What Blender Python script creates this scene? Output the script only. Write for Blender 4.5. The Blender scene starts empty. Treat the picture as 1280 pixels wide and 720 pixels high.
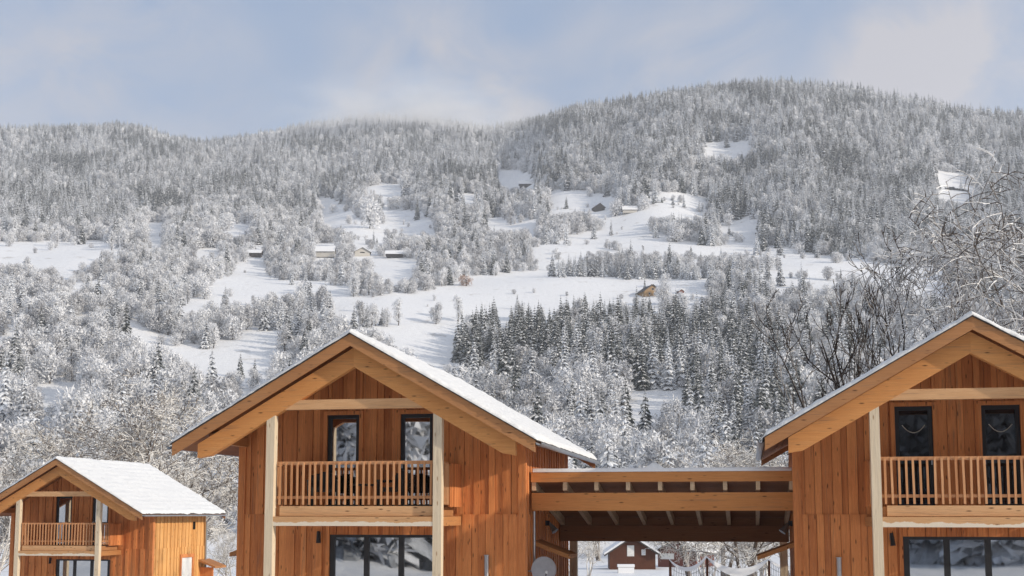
import bpy, math, random
import numpy as np
from mathutils import Vector, Matrix, noise as mnoise
R = math.radians
scene = bpy.context.scene
COL = scene.collection
random.seed(7)

# ------------------------------------------------------------------ camera
F = 1550.0            # focal length in photo pixels (1280 wide)
PITCH = R(6.3)
PPY = 469.0
HZ = 640.0            # horizon row of the photo
FE = 1559.0           # effective focal at horizon
cam = bpy.data.cameras.new('camera')
cam.sensor_width = 36.0
cam.lens = F / 1280 * 36
cam.shift_y = (PPY - 360) / 1280
cam.clip_end = 20000
cam.clip_start = 0.5
co = bpy.data.objects.new('camera', cam)
co.rotation_euler = (R(90) + PITCH, 0, 0)
COL.objects.link(co)
scene.camera = co

def project(x, y, z):
    c, s = math.cos(PITCH), math.sin(PITCH)
    fw = y * c + z * s
    up = -y * s + z * c
    return 640 + F * x / fw, PPY - F * up / fw

# ------------------------------------------------------------------ sun + sky
SUN_EL, SUN_AZ = R(20), R(25)      # azimuth: degrees behind the +X axis
sdir = Vector((math.cos(SUN_EL) * math.cos(SUN_AZ), -math.cos(SUN_EL) * math.sin(SUN_AZ), math.sin(SUN_EL)))
sl = bpy.data.lights.new('sun', 'SUN')
sl.energy = 4.3
sl.angle = R(0.5)
sl.color = (1.0, 0.89, 0.74)
so = bpy.data.objects.new('sun', sl)
so.rotation_euler = sdir.to_track_quat('Z', 'Y').to_euler()
so.location = (60, -30, 60)
COL.objects.link(so)

w = bpy.data.worlds.new('World')
scene.world = w
w.use_nodes = True
nt = w.node_tree
nt.nodes.clear()
def N(t, kind, **kw):
    n = t.nodes.new(kind)
    for k, v in kw.items():
        setattr(n, k, v)
    return n
def mth(t, op, a, b=None, c=None, clamp=False):
    n = t.nodes.new('ShaderNodeMath'); n.operation = op; n.use_clamp = clamp
    for i, v in enumerate((a, b, c)):
        if v is None: continue
        if isinstance(v, (int, float)): n.inputs[i].default_value = v
        else: t.links.new(v, n.inputs[i])
    return n.outputs[0]
def mixc(t, fac, a, b):
    n = t.nodes.new('ShaderNodeMix'); n.data_type = 'RGBA'
    for sock, v in ((n.inputs['Factor'], fac), (n.inputs['A'], a), (n.inputs['B'], b)):
        if sock.type == 'RGBA' or sock.type == 'VALUE':
            pass
    def put(sock, v):
        if isinstance(v, (int, float)): sock.default_value = v
        elif isinstance(v, (tuple, list)): sock.default_value = (*v[:3], 1)
        else: t.links.new(v, sock)
    put(n.inputs[0], fac); put(n.inputs[6], a); put(n.inputs[7], b)
    return n.outputs[2]
sky = N(nt, 'ShaderNodeTexSky', sky_type='NISHITA', sun_disc=False)
sky.sun_elevation = SUN_EL
sky.sun_rotation = math.atan2(sdir.x, sdir.y)
sky.altitude = 900
sky.air_density = 1.0
sky.dust_density = 0.6
sky.ozone_density = 1.2
tc = N(nt, 'ShaderNodeTexCoord')
def blob(px, py, rad, amp):
    d = Vector(((px - 640) / FE, 1, (HZ - py) / FE)).normalized()
    v = N(nt, 'ShaderNodeVectorMath', operation='DOT_PRODUCT')
    nt.links.new(tc.outputs['Generated'], v.inputs[0]); v.inputs[1].default_value = d
    m = N(nt, 'ShaderNodeMapRange', interpolation_type='SMOOTHSTEP')
    nt.links.new(v.outputs['Value'], m.inputs[0])
    m.inputs[1].default_value = math.cos(rad); m.inputs[2].default_value = 1.0
    m.inputs[3].default_value = 0; m.inputs[4].default_value = amp
    return m.outputs[0]
tot = None
for b in ((545, 120, .10, .95), (600, 150, .07, .5), (905, 50, .075, .6), (1130, 95, .085, .95), (1200, 40, .08, .5), (190, 80, .10, .45),
          (20, 100, .07, .4), (140, 10, .06, .4), (480, 60, .07, .4), (760, 100, .09, .45), (1330, 60, .1, .5), (-150, 40, .12, .5)):
    x = blob(*b)
    tot = x if tot is None else mth(nt, 'ADD', tot, x)
nz = N(nt, 'ShaderNodeTexNoise')
nz.inputs['Scale'].default_value = 11; nz.inputs['Detail'].default_value = 7; nz.inputs['Roughness'].default_value = .55; nz.inputs['Distortion'].default_value = .6
mp = N(nt, 'ShaderNodeMapping'); mp.inputs['Scale'].default_value = (1, 1, 1.3); mp.inputs['Rotation'].default_value = (0, .5, 0)
nt.links.new(tc.outputs['Generated'], mp.inputs[0]); nt.links.new(mp.outputs[0], nz.inputs[0])
n1 = N(nt, 'ShaderNodeMapRange'); nt.links.new(nz.outputs[0], n1.inputs[0])
n1.inputs[1].default_value = .33; n1.inputs[2].default_value = .68; n1.inputs[3].default_value = .08; n1.inputs[4].default_value = 1
cf = mth(nt, 'MULTIPLY', mth(nt, 'ADD', tot, .16), n1.outputs[0], clamp=True)
cf = mth(nt, 'MULTIPLY', cf, .85)
SKY_STR = 0.115
skyc = mixc(nt, 0.0, sky.outputs[0], (0, 0, 0))
# a thin even veil of high haze, then the cloud wisps
veil = mixc(nt, .55, skyc, (2.8, 4.05, 6.2))
cl = mixc(nt, cf, veil, (5.1, 4.85, 5.0))
# bright cloud bank behind the viewer, unseen, added to fill the shaded fronts
rd = N(nt, 'ShaderNodeVectorMath', operation='DOT_PRODUCT')
nt.links.new(tc.outputs['Generated'], rd.inputs[0]); rd.inputs[1].default_value = Vector((-.15, -.86, .48)).normalized()
rb = N(nt, 'ShaderNodeMapRange', interpolation_type='SMOOTHSTEP'); nt.links.new(rd.outputs['Value'], rb.inputs[0])
rb.inputs[1].default_value = .15; rb.inputs[2].default_value = .75; rb.inputs[3].default_value = 0; rb.inputs[4].default_value = 1
n2 = N(nt, 'ShaderNodeMapRange'); nt.links.new(nz.outputs[0], n2.inputs[0])
n2.inputs[1].default_value = .30; n2.inputs[2].default_value = .60; n2.inputs[3].default_value = .35; n2.inputs[4].default_value = 1
cl = mixc(nt, mth(nt, 'MULTIPLY', rb.outputs[0], n2.outputs[0]), cl, (6.2, 6.1, 6.1))
bg = N(nt, 'ShaderNodeBackground'); bg.inputs[1].default_value = SKY_STR
nt.links.new(cl, bg.inputs[0])
wo = N(nt, 'ShaderNodeOutputWorld'); nt.links.new(bg.outputs[0], wo.inputs[0])

scene.view_settings.view_transform = 'Standard'
scene.view_settings.look = 'None'
scene.view_settings.gamma = 1
scene.view_settings.use_curve_mapping = False
scene.view_settings.exposure = 0.0
scene.render.engine = 'CYCLES'
scene.cycles.max_bounces = 6
scene.cycles.diffuse_bounces = 3
scene.cycles.glossy_bounces = 3
scene.cycles.volume_bounces = 2
scene.cycles.use_denoising = True

# ------------------------------------------------------------------ mesh builder
class MB:
    def __init__(s):
        s.v = []; s.f = []; s.m = []; s.t = []
    def face(s, idx, mat=0, tint=.5):
        s.f.append(idx); s.m.append(mat); s.t.append(tint)
    def quad(s, pts, mat=0, tint=.5):
        b = len(s.v); s.v += [tuple(p) for p in pts]; s.face(tuple(range(b, b + len(pts))), mat, tint)
    def hexa(s, p, mat=0, tint=None):
        """p: 8 points, bottom ring 0-3 ccw, top ring 4-7"""
        if tint is None: tint = random.random()
        b = len(s.v); s.v += [tuple(q) for q in p]
        for f in ((3, 2, 1, 0), (4, 5, 6, 7), (0, 1, 5, 4), (1, 2, 6, 5), (2, 3, 7, 6), (3, 0, 4, 7)):
            s.face(tuple(b + i for i in f), mat, tint)
    def box(s, x0, x1, y0, y1, z0, z1, mat=0, tint=None):
        s.hexa([(x0, y0, z0), (x1, y0, z0), (x1, y1, z0), (x0, y1, z0), (x0, y0, z1), (x1, y0, z1), (x1, y1, z1), (x0, y1, z1)], mat, tint)
    def prism(s, xz, y0, y1, mat=0, tint=None):
        """polygon in x,z (ccw seen from -y) extruded along y"""
        if tint is None: tint = random.random()
        n = len(xz); b = len(s.v)
        s.v += [(x, y0, z) for x, z in xz] + [(x, y1, z) for x, z in xz]
        s.face(tuple(b + i for i in range(n)), mat, tint)
        s.face(tuple(b + n + i for i in reversed(range(n))), mat, tint)
        for i in range(n):
            j = (i + 1) % n
            s.face((b + i, b + n + i, b + n + j, b + j), mat, tint)
    def beam(s, p0, p1, wd, ht, mat=0, tint=None):
        p0, p1 = Vector(p0), Vector(p1)
        d = (p1 - p0).normalized()
        up = Vector((0, 0, 1)) if abs(d.z) < .95 else Vector((0, 1, 0))
        sx = d.cross(up).normalized(); uz = sx.cross(d).normalized()
        P = []
        for q in (p0, p1):
            for a, c in ((-1, -1), (1, -1), (1, 1), (-1, 1)):
                P.append(q + sx * a * wd / 2 + uz * c * ht / 2)
        s.hexa(P, mat, tint)
    def tube(s, pts, rads, n=6, mat=0, tint=.5, cap=True):
        b0 = len(s.v); k = len(pts)
        for i in range(k):
            p = Vector(pts[i])
            d = (Vector(pts[min(i + 1, k - 1)]) - Vector(pts[max(i - 1, 0)]))
            if d.length < 1e-6: d = Vector((0, 0, 1))
            d.normalize()
            ax = Vector((1, 0, 0)) if abs(d.x) < .8 else Vector((0, 1, 0))
            u = d.cross(ax).normalized(); v = d.cross(u)
            for j in range(n):
                a = 2 * math.pi * j / n
                s.v.append(tuple(p + (u * math.cos(a) + v * math.sin(a)) * rads[i]))
        for i in range(k - 1):
            for j in range(n):
                a = b0 + i * n + j; c = b0 + i * n + (j + 1) % n
                s.face((a, c, c + n, a + n), mat, tint)
        if cap:
            s.face(tuple(b0 + j for j in reversed(range(n))), mat, tint)
            s.face(tuple(b0 + (k - 1) * n + j for j in range(n)), mat, tint)
    def mesh(s, name, mats, smooth=False, dz=0):
        me = bpy.data.meshes.new(name)
        v = s.v if not dz else [(a, b, c + dz) for a, b, c in s.v]
        me.from_pydata(v, [], s.f)
        for m in (mats if isinstance(mats, (list, tuple)) else [mats]):
            me.materials.append(m)
        me.polygons.foreach_set('material_index', s.m)
        at = me.attributes.new('tint', 'FLOAT', 'FACE'); at.data.foreach_set('value', s.t)
        if smooth: me.polygons.foreach_set('use_smooth', [True] * len(s.f))
        me.update()
        return me
    def build(s, name, mats, parent=None, smooth=False, dz=0):
        return link(name, s.mesh(name, mats, smooth, dz), parent)

def link(name, me, parent=None):
    o = bpy.data.objects.new(name, me)
    COL.objects.link(o)
    if parent is not None: o.parent = parent
    return o
def tag(o, label=None, cat=None, group=None, kind=None):
    if label: o['label'] = label
    if cat: o['category'] = cat
    if group: o['group'] = group
    if kind: o['kind'] = kind
    return o
def thing(name, label, cat, loc, rz=0, group=None):
    o = bpy.data.objects.new(name, None); COL.objects.link(o)
    o.location = loc; o.rotation_euler = (0, 0, rz); o.empty_display_size = .3
    return tag(o, label, cat, group)

# ------------------------------------------------------------------ materials
def newmat(name):
    m = bpy.data.materials.new(name); m.use_nodes = True
    t = m.node_tree; t.nodes.clear()
    out = N(t, 'ShaderNodeOutputMaterial'); p = N(t, 'ShaderNodeBsdfPrincipled')
    t.links.new(p.outputs[0], out.inputs[0])
    return m, t, p
def noise_tex(t, scale, detail=4, rough=.55, vec=None, dist=0):
    n = N(t, 'ShaderNodeTexNoise'); n.inputs['Scale'].default_value = scale
    n.inputs['Detail'].default_value = detail; n.inputs['Roughness'].default_value = rough; n.inputs['Distortion'].default_value = dist
    if vec is not None: t.links.new(vec, n.inputs[0])
    return n.outputs[0]
def rng(t, v, a, b, c=0, d=1):
    n = N(t, 'ShaderNodeMapRange'); t.links.new(v, n.inputs[0])
    for i, x in enumerate((a, b, c, d)): n.inputs[i + 1].default_value = x
    return n.outputs[0]
def bump(t, p, h, strength, dist):
    b = N(t, 'ShaderNodeBump'); b.inputs['Strength'].default_value = strength; b.inputs['Distance'].default_value = dist
    t.links.new(h, b.inputs['Height']); t.links.new(b.outputs[0], p.inputs['Normal'])

def wood(name, c_lo, c_hi, axis='z', rough=.65, knots=True, c_knot=(.05, .018, .006), tint_amt=1.0, weather=.55):
    m, t, p = newmat(name)
    tcd = N(t, 'ShaderNodeTexCoord')
    at = N(t, 'ShaderNodeAttribute', attribute_name='tint')
    sc = {'x': (.55, 9, 9), 'y': (9, .55, 9), 'z': (9, 9, .55)}[axis]
    mp = N(t, 'ShaderNodeMapping'); mp.inputs['Scale'].default_value = sc
    t.links.new(tcd.outputs['Object'], mp.inputs[0])
    # shift every board to its own piece of grain
    cmb = N(t, 'ShaderNodeCombineXYZ')
    off = mth(t, 'MULTIPLY', at.outputs['Fac'], 37.0)
    for i in range(3): t.links.new(off, cmb.inputs[i])
    t.links.new(cmb.outputs[0], mp.inputs['Location'])
    g = noise_tex(t, 2.6, 6, .62, mp.outputs[0], .8)
    g = rng(t, g, .28, .72)
    blot = rng(t, noise_tex(t, .9, 3, .5, tcd.outputs['Object']), .3, .7)
    fine = rng(t, noise_tex(t, 11, 4, .7, mp.outputs[0], .3), .3, .7)
    f = mth(t, 'ADD', mth(t, 'MULTIPLY', g, .40), mth(t, 'MULTIPLY', mth(t, 'SUBTRACT', at.outputs['Fac'], .32), .50 * tint_amt))
    f = mth(t, 'ADD', f, mth(t, 'MULTIPLY', fine, .20))
    f = mth(t, 'ADD', f, mth(t, 'MULTIPLY', blot, .22), clamp=True)
    c = mixc(t, f, c_lo, c_hi)
    # weathering: greyed damp runs of their own shape
    gr = rng(t, noise_tex(t, 1.3, 5, .65, mp.outputs[0], 1.2), .55, .75, 0, weather)
    c = mixc(t, gr, c, (.20, .13, .09))
    if knots:
        mk = N(t, 'ShaderNodeMapping')
        mk.inputs['Scale'].default_value = {'x': (1.6, 6, 6), 'y': (6, 1.6, 6), 'z': (6, 6, 1.6)}[axis]
        t.links.new(tcd.outputs['Object'], mk.inputs[0]); t.links.new(cmb.outputs[0], mk.inputs['Location'])
        vo = N(t, 'ShaderNodeTexVoronoi'); vo.inputs['Scale'].default_value = 1.45
        t.links.new(mk.outputs[0], vo.inputs[0])
        k = rng(t, vo.outputs['Distance'], .05, .17, .85, 0)
        c = mixc(t, k, c, c_knot)
    t.links.new(c, p.inputs['Base Color'])
    p.inputs['Roughness'].default_value = rough
    p.inputs['Specular IOR Level'].default_value = .25
    bump(t, p, g, .4, .012)
    return m
M = {}
M['larch'] = wood('larch_cladding', (.35, .095, .027), (.92, .37, .128), 'z')
M['larch_sunlit'] = wood('larch_cladding_sunlit', (.55, .25, .075), (.84, .46, .165), 'z')  # sunlight on the side wall put into a brighter, yellower larch colour
M['larch_gable'] = wood('larch_gable', (.17, .046, .012), (.50, .20, .07), 'z')
M['beam_x'] = wood('beam_wood', (.56, .225, .07), (.82, .41, .145), 'x', tint_amt=.5)
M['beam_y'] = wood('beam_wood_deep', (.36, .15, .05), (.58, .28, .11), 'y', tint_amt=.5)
M['barge'] = wood('weathered_board', (.33, .145, .058), (.56, .28, .12), 'x', tint_amt=.6)
M['pale'] = wood('pale_post_wood', (.64, .51, .35), (.81, .70, .53), 'z', c_knot=(.35, .2, .1), tint_amt=.4)
M['pale_x'] = wood('pale_rail_wood', (.52, .26, .11), (.76, .47, .25), 'x', tint_amt=.8)
M['slat'] = wood('baluster_wood', (.44, .18, .07), (.72, .40, .205), 'z', tint_amt=1.0, knots=False)
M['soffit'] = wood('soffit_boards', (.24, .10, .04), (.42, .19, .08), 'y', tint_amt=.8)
def pale_band():  # beam wood, paler in its lower part with a wavy upper edge
    m = wood('beam_pale_band', (.50, .25, .10), (.72, .43, .22), 'x', tint_amt=.6)
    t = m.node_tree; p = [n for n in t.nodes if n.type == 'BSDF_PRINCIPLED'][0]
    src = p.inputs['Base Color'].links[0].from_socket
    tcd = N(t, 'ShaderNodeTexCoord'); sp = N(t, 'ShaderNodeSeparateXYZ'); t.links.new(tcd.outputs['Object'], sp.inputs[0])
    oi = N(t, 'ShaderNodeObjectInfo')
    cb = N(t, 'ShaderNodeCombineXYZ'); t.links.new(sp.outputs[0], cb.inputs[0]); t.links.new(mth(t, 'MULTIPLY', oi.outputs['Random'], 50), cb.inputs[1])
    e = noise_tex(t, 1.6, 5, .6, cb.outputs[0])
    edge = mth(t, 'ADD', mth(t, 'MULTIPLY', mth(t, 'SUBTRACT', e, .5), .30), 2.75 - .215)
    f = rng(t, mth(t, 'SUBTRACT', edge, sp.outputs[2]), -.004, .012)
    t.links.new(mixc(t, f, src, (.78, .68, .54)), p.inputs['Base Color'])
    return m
M['pale_band'] = pale_band()
M['pale_y'] = wood('pale_rafter_wood', (.52, .37, .23), (.72, .56, .38), 'y', tint_amt=.5)
M['dark_wood'] = wood('old_dark_wood', (.05, .018, .01), (.15, .055, .028), 'z')
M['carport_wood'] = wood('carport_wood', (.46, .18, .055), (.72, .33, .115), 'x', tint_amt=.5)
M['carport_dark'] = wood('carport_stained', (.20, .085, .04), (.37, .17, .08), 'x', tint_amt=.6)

def snowmat(name, base=(.86, .87, .89), bs=.5, scale=3.0, dist=.05, dirty=None):
    m, t, p = newmat(name)
    tcd = N(t, 'ShaderNodeTexCoord')
    a = noise_tex(t, scale, 6, .6, tcd.outputs['Object'])
    c = mixc(t, rng(t, a, .3, .7), tuple(x * .95 for x in base), base)
    if dirty:
        d = noise_tex(t, dirty[0], 8, .7, tcd.outputs['Object'], .4)
        c = mixc(t, rng(t, d, dirty[1], dirty[1] + .12, 0, dirty[2]), c, (.33, .29, .24))
    t.links.new(c, p.inputs['Base Color'])
    p.inputs['Roughness'].default_value = .75
    p.inputs['Specular IOR Level'].default_value = .2
    bump(t, p, a, bs, dist)
    return m
M['snow'] = snowmat('fresh_snow', scale=9.0, dist=.03)
M['roof_snow'] = snowmat('roof_snow', base=(.80, .81, .82), scale=7.0, bs=.8, dist=.05)
M['ground'] = snowmat('snow_ground', scale=.35, bs=.6, dist=.6, dirty=(.09, .58, .55))

def frost(name, c_snow, c_wood, cover, vary=.5, up=.35, fleck=.7):
    """bark or needles with hoarfrost: more of it on faces that look up"""
    m, t, p = newmat(name)
    ge = N(t, 'ShaderNodeNewGeometry')
    oi = N(t, 'ShaderNodeObjectInfo')
    tcd = N(t, 'ShaderNodeTexCoord')
    at = N(t, 'ShaderNodeAttribute', attribute_name='tint')
    sx = N(t, 'ShaderNodeSeparateXYZ'); t.links.new(ge.outputs['Normal'], sx.inputs[0])
    nz_ = noise_tex(t, 1.4, 4, .6, tcd.outputs['Object'])
    f = mth(t, 'ADD', mth(t, 'MULTIPLY', mth(t, 'ABSOLUTE', sx.outputs[2]) if up < 0 else sx.outputs[2], abs(up)), cover - .5 * vary)
    f = mth(t, 'ADD', f, mth(t, 'MULTIPLY', oi.outputs['Random'], vary))
    f = mth(t, 'ADD', f, mth(t, 'MULTIPLY', rng(t, nz_, .3, .7, -.5, .5), .5))
    f = mth(t, 'ADD', f, mth(t, 'MULTIPLY', rng(t, at.outputs['Fac'], 0, 1, -.5, .5), fleck), clamp=True)
    c = mixc(t, f, c_wood, c_snow)
    t.links.new(c, p.inputs['Base Color'])
    p.inputs['Roughness'].default_value = .85
    p.inputs['Specular IOR Level'].default_value = .1
    return m
M['needle_dark'] = frost('spruce_needles', (.55, .57, .58), (.022, .030, .022), .18, .3, .25)
M['needle_frost'] = frost('frosted_needles', (.82, .845, .88), (.06, .068, .078), .76, .95, .3)
M['bough_snow'] = frost('bough_snow', (.84, .85, .87), (.20, .20, .19), .85, .25, .2)
M['twig'] = frost('frosted_twigs', (.86, .87, .89), (.13, .125, .135), .75, .6, -.12, .45)
M['bark'] = frost('frosted_bark', (.62, .60, .58), (.055, .04, .03), .15, .3, .3)
M['branch'] = frost('snowy_branch', (.88, .88, .88), (.11, .085, .068), .52, 0, 1.0, .35)
M['branch_white'] = frost('rimed_branch', (.88, .86, .82), (.15, .12, .10), .50, 0, 1.0, .4)
M['branch_dark'] = frost('dark_branch', (.66, .64, .62), (.042, .03, .024), -.10, 0, .75)
M['stem'] = frost('brown_stem', (.80, .77, .73), (.11, .08, .06), .22, 0, .9, .25)
M['larch_bush'] = frost('tawny_twigs', (.72, .58, .50), (.30, .16, .10), .45, .1, .1)

def plain(name, c, rough=.5, metal=0, spec=.5, vary=.06):
    m, t, p = newmat(name)
    tcd = N(t, 'ShaderNodeTexCoord')
    a = noise_tex(t, 7, 5, .6, tcd.outputs['Object'])
    t.links.new(mixc(t, rng(t, a, .3, .7), tuple(max(0, x * (1 - vary * 2)) for x in c), tuple(min(1, x * (1 + vary)) for x in c)), p.inputs['Base Color'])
    p.inputs['Roughness'].default_value = rough; p.inputs['Metallic'].default_value = metal
    p.inputs['Specular IOR Level'].default_value = spec
    return m
M['joint'] = plain('dark_joint', (.035, .016, .008), .9, 0, .1)
M['frame'] = plain('anthracite_frame', (.018, .019, .022), .45)
M['metal'] = plain('zinc_gutter', (.36, .38, .40), .42, .6)
M['dish'] = plain('dish_grey', (.36, .39, .43), .5)
M['white'] = plain('white_blind', (.78, .78, .75), .6)
M['black'] = plain('dark_opening', (.008, .008, .009), .9, 0, .1)
M['wicker'] = plain('dark_wicker', (.016, .014, .013), .7)
M['tile'] = plain('dark_roof', (.06, .05, .045), .7)
M['ochre'] = plain('ochre_render', (.33, .21, .10), .8)
M['barn'] = plain('grey_brown_barn_boards', (.045, .036, .030), .8)
M['plaster'] = plain('pale_render', (.55, .52, .47), .8)
M['rock'] = plain('dark_rock', (.05, .055, .06), .9, 0, .1, .3)
M['lamp'] = plain('brushed_steel', (.45, .45, .46), .35, .9)
M['rope'] = plain('pale_cord', (.55, .52, .45), .7)
M['reddish'] = plain('brick_red', (.16, .055, .04), .8)
M['net'] = plain('grey_net', (.30, .30, .31), .9)
def glassmat(name, refl, c=(.012, .013, .015), rough=.02):
    m, t, p = newmat(name)
    out = [n for n in t.nodes if n.type == 'OUTPUT_MATERIAL'][0]
    p.inputs['Base Color'].default_value = (*c, 1); p.inputs['Roughness'].default_value = .6
    p.inputs['Specular IOR Level'].default_value = 0
    g = N(t, 'ShaderNodeBsdfGlossy'); g.inputs['Roughness'].default_value = rough; g.inputs['Color'].default_value = (.93, .95, .97, 1)
    tcd = N(t, 'ShaderNodeTexCoord')
    nz_ = noise_tex(t, 1.3, 2, .5, tcd.outputs['Object'])
    b = N(t, 'ShaderNodeBump'); b.inputs['Strength'].default_value = .03; b.inputs['Distance'].default_value = .03
    t.links.new(nz_, b.inputs['Height']); t.links.new(b.outputs[0], g.inputs['Normal'])
    lw = N(t, 'ShaderNodeLayerWeight'); lw.inputs['Blend'].default_value = .3
    f = mth(t, 'ADD', mth(t, 'MULTIPLY', lw.outputs['Fresnel'], .5), refl, clamp=True)
    mx = N(t, 'ShaderNodeMixShader'); t.links.new(f, mx.inputs[0]); t.links.new(p.outputs[0], mx.inputs[1]); t.links.new(g.outputs[0], mx.inputs[2])
    t.links.new(mx.outputs[0], out.inputs[0])
    return m
M['glass'] = glassmat('coated_glass', .55)
M['glass_dark'] = glassmat('dark_glass', .05)

# ------------------------------------------------------------------ terrain
def lerp_tab(tab, x):
    if x <= tab[0][0]: return tab[0][1]
    for (a, b), (c, d) in zip(tab, tab[1:]):
        if x <= c:
            k = (x - a) / (c - a)
            return b + (d - b) * k
    return tab[-1][1]
def smooth(a, b, x):
    k = min(1, max(0, (x - a) / (b - a)))
    return k * k * (3 - 2 * k)
BASE = [(0, -2.75), (36, -2.75), (60, -4.5), (110, -6.4), (170, -8.0), (235, -8.3), (300, -2.0)]      # R -> z
HILL = [(300, 650), (380, 596), (460, 538), (540, 480), (620, 424), (700, 380), (800, 350), (950, 318)]     # R -> row
RIDGE = [(-900, 250), (-400, 190), (-100, 168), (-40, 153.4), (0, 153.6), (60, 150.7), (130, 142.7), (170, 149.2), (200, 162.1), (240, 168.4), (300, 162.3), (350, 158.7), (400, 151.7), (440, 148.8), (480, 149.4), (520, 151.6), (560, 155.7), (610, 157.4), (640, 148.5), (680, 133.2), (720, 120.2), (760, 108.9), (800, 102.1), (850, 96.9), (900, 100.3), (950, 105.0), (1000, 99.0), (1060, 91.9), (1100, 102.7), (1150, 124.6), (1200, 138.2), (1240, 143.2), (1280, 145.2), (1330, 154.3), (1500, 165), (1900, 230)]
RIDR = [(-900, 3000), (200, 3000), (480, 2950), (600, 2800), (720, 2500), (900, 2300), (1280, 2200), (1900, 2100)]
def terrain(x, y):
    r = math.hypot(x, y)
    th = math.degrees(math.atan2(x, y))
    zb = lerp_tab(BASE, r)
    tcl = max(-47, min(47, th))
    px = 640 + FE * math.tan(R(tcl))
    px = max(-900, min(1900, px))
    z = zb
    if r > 235:
        if r < 950:
            row = lerp_tab(HILL, r)
        else:
            rr = lerp_tab(RIDR, px); pr = lerp_tab(RIDGE, px)
            v = (r - 950) / (rr - 950)
            if v <= 1: row = 318 + (pr - 318) * (1 - (1 - v) ** 1.75)
            else: row = pr + (v - 1) * 110
        zh = r * (HZ - row) / FE * math.cos(R(tcl))
        k = smooth(235, 380, r)
        z = zb * (1 - k) + zh * k if r < 380 else zh
        a = smooth(300, 700, r)
        z += a * 9 * mnoise.noise((x / 190, y / 190, 3.1)) * min(1, r / 1200 + .3)
        far = smooth(900, 1600, r)
        z += far * 26 * mnoise.noise((x / 520 + 5, y / 520, .7))
        z += far * 24 * mnoise.noise((th * .30 + 2, r / 1100, 6.6)) * (1 - .6 * smooth(1900, 2600, r))
        z += smooth(320, 520, r) * (1 - smooth(1000, 1300, r)) * 3.2 * mnoise.noise((x / 62, y / 62, 9.3))
        fade = 1 - smooth(47, 82, abs(th))
        z = zb + (z - zb) * fade
    # the slope behind the viewer, seen only in the window panes
    d = abs(((th - 215 + 180) % 360) - 180)
    kb = 1 - smooth(66, 95, d)
    if kb > 0 and r > 15:
        z += kb * (min(r, 420) - 15) * .42
    if r > 60: z += .5 * mnoise.noise((x / 23, y / 23, 0)) * smooth(60, 120, r)
    return z
angs = list(np.arange(-40, 40.01, .36)) + list(np.arange(44, 316, 4.0))
rads = [3.0]
while rads[-1] < 4600: rads.append(rads[-1] * 1.0185)
na, nr = len(angs), len(rads)
tv = [(0, 0, -2.75)]; tf = []
for r in rads:
    for a in angs:
        x, y = r * math.sin(R(a)), r * math.cos(R(a))
        tv.append((x, y, terrain(x, y)))
for j in range(na):
    tf.append((0, 1 + (j + 1) % na, 1 + j))
for i in range(nr - 1):
    for j in range(na):
        a = 1 + i * na + j; b = 1 + i * na + (j + 1) % na
        tf.append((a, b, b + na, a + na))
me = bpy.data.meshes.new('ground'); me.from_pydata(tv, [], tf); me.materials.append(M['ground'])
me.polygons.foreach_set('use_smooth', [True] * len(tf)); me.update()
tag(link('ground', me), kind='structure')

def on_hill(px, row, lo=235, hi=3000):
    """the first place where the line of sight through photo pixel (px,row) meets the hill"""
    u = (px - 640) / F; v = (PPY - row) / F
    c, s = math.cos(PITCH), math.sin(PITCH)
    d = Vector((u, c - v * s, s + v * c))
    r = lo
    while r < hi:
        q = d * (r / math.hypot(d.x, d.y))
        if q.z <= terrain(q.x, q.y):
            return Vector((q.x, q.y, terrain(q.x, q.y)))
        r *= 1.006
    q = d * (hi / math.hypot(d.x, d.y))
    return Vector((q.x, q.y, terrain(q.x, q.y)))

exec_parts = []
# ------------------------------------------------------------------ chalets
YAW = R(10.8)
GZ = 2.75
SL, APEX, EAVE = .577, 4.0, 4.22
def zr(x): return APEX - SL * abs(x)
def clad(mb, a0, a1, top, z0, holes, place, split=-.05, wmin=.13, wmax=.24, depth=.075, mat=0, gap=.0035, back=True):
    """upright boards from a0 to a1; place(a, d, z) -> point; holes: (a0,a1,z0,z1)"""
    if back: clad(mb, a0, a1, lambda a: top(a) - .004, z0, holes, lambda a, d, z: place(a, d + .080, z), split, 1.5, 2.2, .045, 2, 0, False)
    for za, zb_, ofs in ((z0, split, -.022), (split, None, .0)):
        cuts = {a0, a1}
        x = a0
        while x < a1:
            x += random.uniform(wmin, wmax)
            if x < a1 - .06: cuts.add(x)
        for h in holes: cuts.add(h[0]); cuts.add(h[1])
        if a0 < 0 < a1: cuts.add(0.0)
        cuts = sorted(c for c in cuts if a0 <= c <= a1)
        k = 0
        for p, q in zip(cuts, cuts[1:]):
            if q - p < .004: continue
            k += 1
            rec = ofs + (0 if k % 2 else .026) + random.uniform(-.003, .003)
            tint = random.random()
            mid = (p + q) / 2
            if q - p > .05: p, q = p + gap * (p > a0 + .001), q - gap * (q < a1 - .001)
            segs = [(za, zb_)]
            for (ha, hb, hz0, hz1) in holes:
                if ha - .001 <= mid <= hb + .001:
                    ns = []
                    for (s0, s1) in segs:
                        e = s1 if s1 is not None else 99
                        if hz1 <= s0 or hz0 >= e: ns.append((s0, s1)); continue
                        if hz0 > s0 + .01: ns.append((s0, hz0))
                        if hz1 < e - .01: ns.append((hz1, s1))
                    segs = ns
            for (s0, s1) in segs:
                tp = top(p) if s1 is None else s1
                tq = top(q) if s1 is None else s1
                if min(tp, tq) <= s0 + .01: continue
                mb.hexa([place(p, rec, s0), place(q, rec, s0), place(q, depth, s0), place(p, depth, s0),
                         place(p, rec, tp), place(q, rec, tq), place(q, depth, tq), place(p, depth, tp)], mat, tint)

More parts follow.
